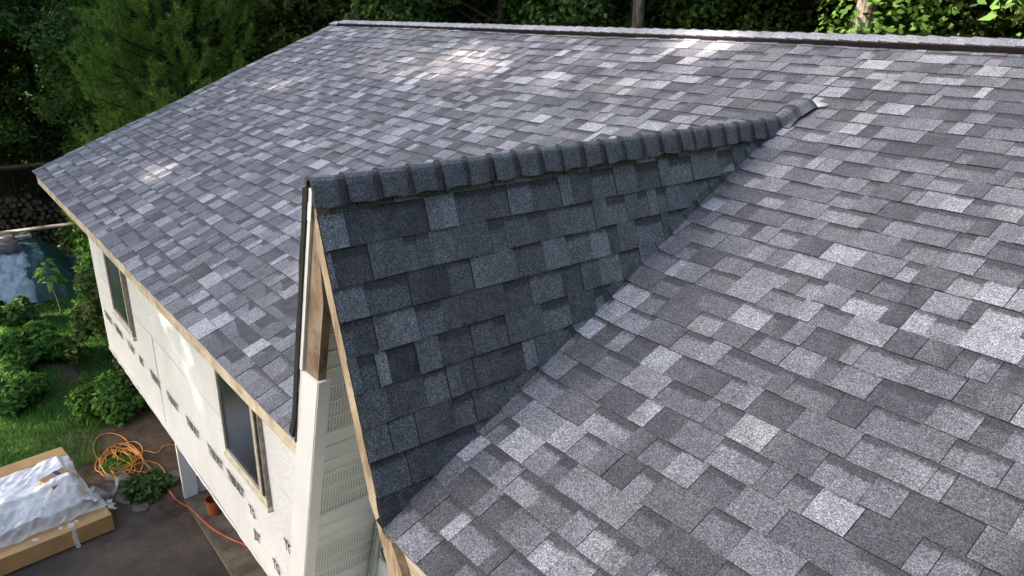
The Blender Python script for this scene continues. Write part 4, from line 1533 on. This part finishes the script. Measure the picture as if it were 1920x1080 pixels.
# ------------------------------------------------------------------ tall trees across the drive: they shade the roof and let sun flecks through
FLECK = [(-5.0, 3.4, 2.3, 0.55, 0.40), (-0.6, 3.95, 1.6, 0.40, 0.42), (-6.4, 1.5, 1.6, 0.5, 0.22), (-2.8, 3.5, 1.0, 0.5, 0.35),
      # x, y on the main roof, radii along x and along the slope, how much light passes
    (-5.72, 0.78, 0.75, 0.28, 0.85), (-5.62, 0.18, 0.40, 0.18, 0.5), (-6.75, 2.6, 0.75, 0.22, 0.8), (-5.6, 3.4, 1.3, 0.30, 0.55), (-4.6, 3.2, 0.6, 0.25, 0.5),
    (-4.0, 3.75, 0.55, 0.28, 0.9), (-3.8, 3.3, 0.5, 0.2, 0.6), (-2.65, 3.4, 0.55, 0.25, 0.55), (-1.5, 3.5, 0.45, 0.25, 0.6), (-1.3, 4.2, 0.6, 0.2, 0.85), (-2.5, 3.95, 0.5, 0.2, 0.6),
    (1.75, 1.9, 0.10, 0.10, 0.16)]
WFLECK = [(-4.5, -0.85, 0.40, 0.5, 0.50), (-4.2, -1.3, 0.26, 0.5, 0.50), (-5.0, -0.9, 0.35, 0.45, 0.46), (-2.4, -2.0, 0.5, 0.4, 0.25)]


def thin(pos, gg):  # opens gaps in the crowns so sun flecks land at the listed spots
    s = np.array(SUN)
    n_ = np.array(Nm)
    t = (pos @ n_) / (s @ n_)
    q = pos - t[:, None] * s
    keepp = np.ones(len(pos))
    for x, y, rx, ry, a in FLECK:
        d2 = ((q[:, 0] - x) / (rx * 1.2)) ** 2 + ((q[:, 1] - y) / (ry * 1.25)) ** 2
        keepp *= 1 - min(1, a * 1.06) * np.exp(-d2 * d2 * 0.5)
    t = (pos[:, 1] - OV) / s[1]
    q = pos - t[:, None] * s
    for x, z, rx, rz_, a in WFLECK:
        d2 = ((q[:, 0] - x) / (rx * 1.5)) ** 2 + ((q[:, 2] - z) / (rz_ * 1.4)) ** 2
        keepp *= 1 - min(1, a * 1.1) * np.exp(-d2 * d2 * 0.5)
    return gg.random(len(pos)) < keepp


gg = np.random.default_rng(700)
sh_i = 0
for row, dist in enumerate((19.0, 24.0)):
    for c1 in np.arange(-22.9 + row * 1.7, 6.5, 3.3):
        # point of the house seen along the sun from this tree
        ctr = Vector((-3.0, 1.5, 0.0)) + Vector((0.832, -0.555, 0)) * (c1 + 3.3) + SUN * dist
        H = ctr.z - GZ + 4.4
        o = empty('shade_tree', (ctr.x, ctr.y, GZ))
        tag(o, 'tall broad tree across the drive casting dappled shade on the roof', 'tree', 'shade trees across the drive')
        trunk_mb(H * 0.9, 0.22, 0.0, 10, 70 + sh_i, 0.4, 2.6).build('trunk', MT['bark'], o, True)
        n = 15000
        d = gg.normal(size=(n, 3)); d /= np.linalg.norm(d, axis=1)[:, None]
        zz_ = gg.uniform(-7.0, 4.4, n)
        rad_ = 2.6 * np.sqrt(gg.random(n)) * np.where(zz_ > 2.5, np.sqrt(np.clip((4.6 - zz_) / 2.1, 0.1, 1)), 1.0)
        th_ = gg.uniform(0, 6.2832, n)
        pos = np.stack([rad_ * np.cos(th_), rad_ * np.sin(th_), zz_ + ctr.z - GZ], 1)
        k_ = thin(pos + np.array([ctr.x, ctr.y, GZ]), gg)
        pos = pos[k_]; n = len(pos)
        nn = gg.normal(size=(n, 3)) + np.array(SUN) * 0.8; nn /= np.linalg.norm(nn, axis=1)[:, None]
        t = np.cross(nn, gg.normal(size=(n, 3))); t /= np.linalg.norm(t, axis=1)[:, None]
        b = np.cross(nn, t); s = gg.uniform(0.09, 0.17, n)[:, None]
        V = np.stack([pos - t * s, pos + b * s * 0.7, pos + t * s, pos - b * s * 0.7], 1)
        link('crown', quads_mesh('crown', V, MT['leaf2']), o)
        sh_i += 1

# unseen trees of the wood, added close on the right to darken the gable
for i in range(22):
    a = R(-2 - i * 6.8)
    d = 11.0 + 2.6 * (i % 3)
    kd = (0, 2, 1)[i % 3]
    plant_tree('broadleaf_tree', kd, (1 + d * math.cos(R(85) + a) , 1 + d * math.sin(R(85) + a), GZ), 1.30 + 0.1 * (i % 2), i * 1.3, kinds[kd], 'trees of the surrounding wood')
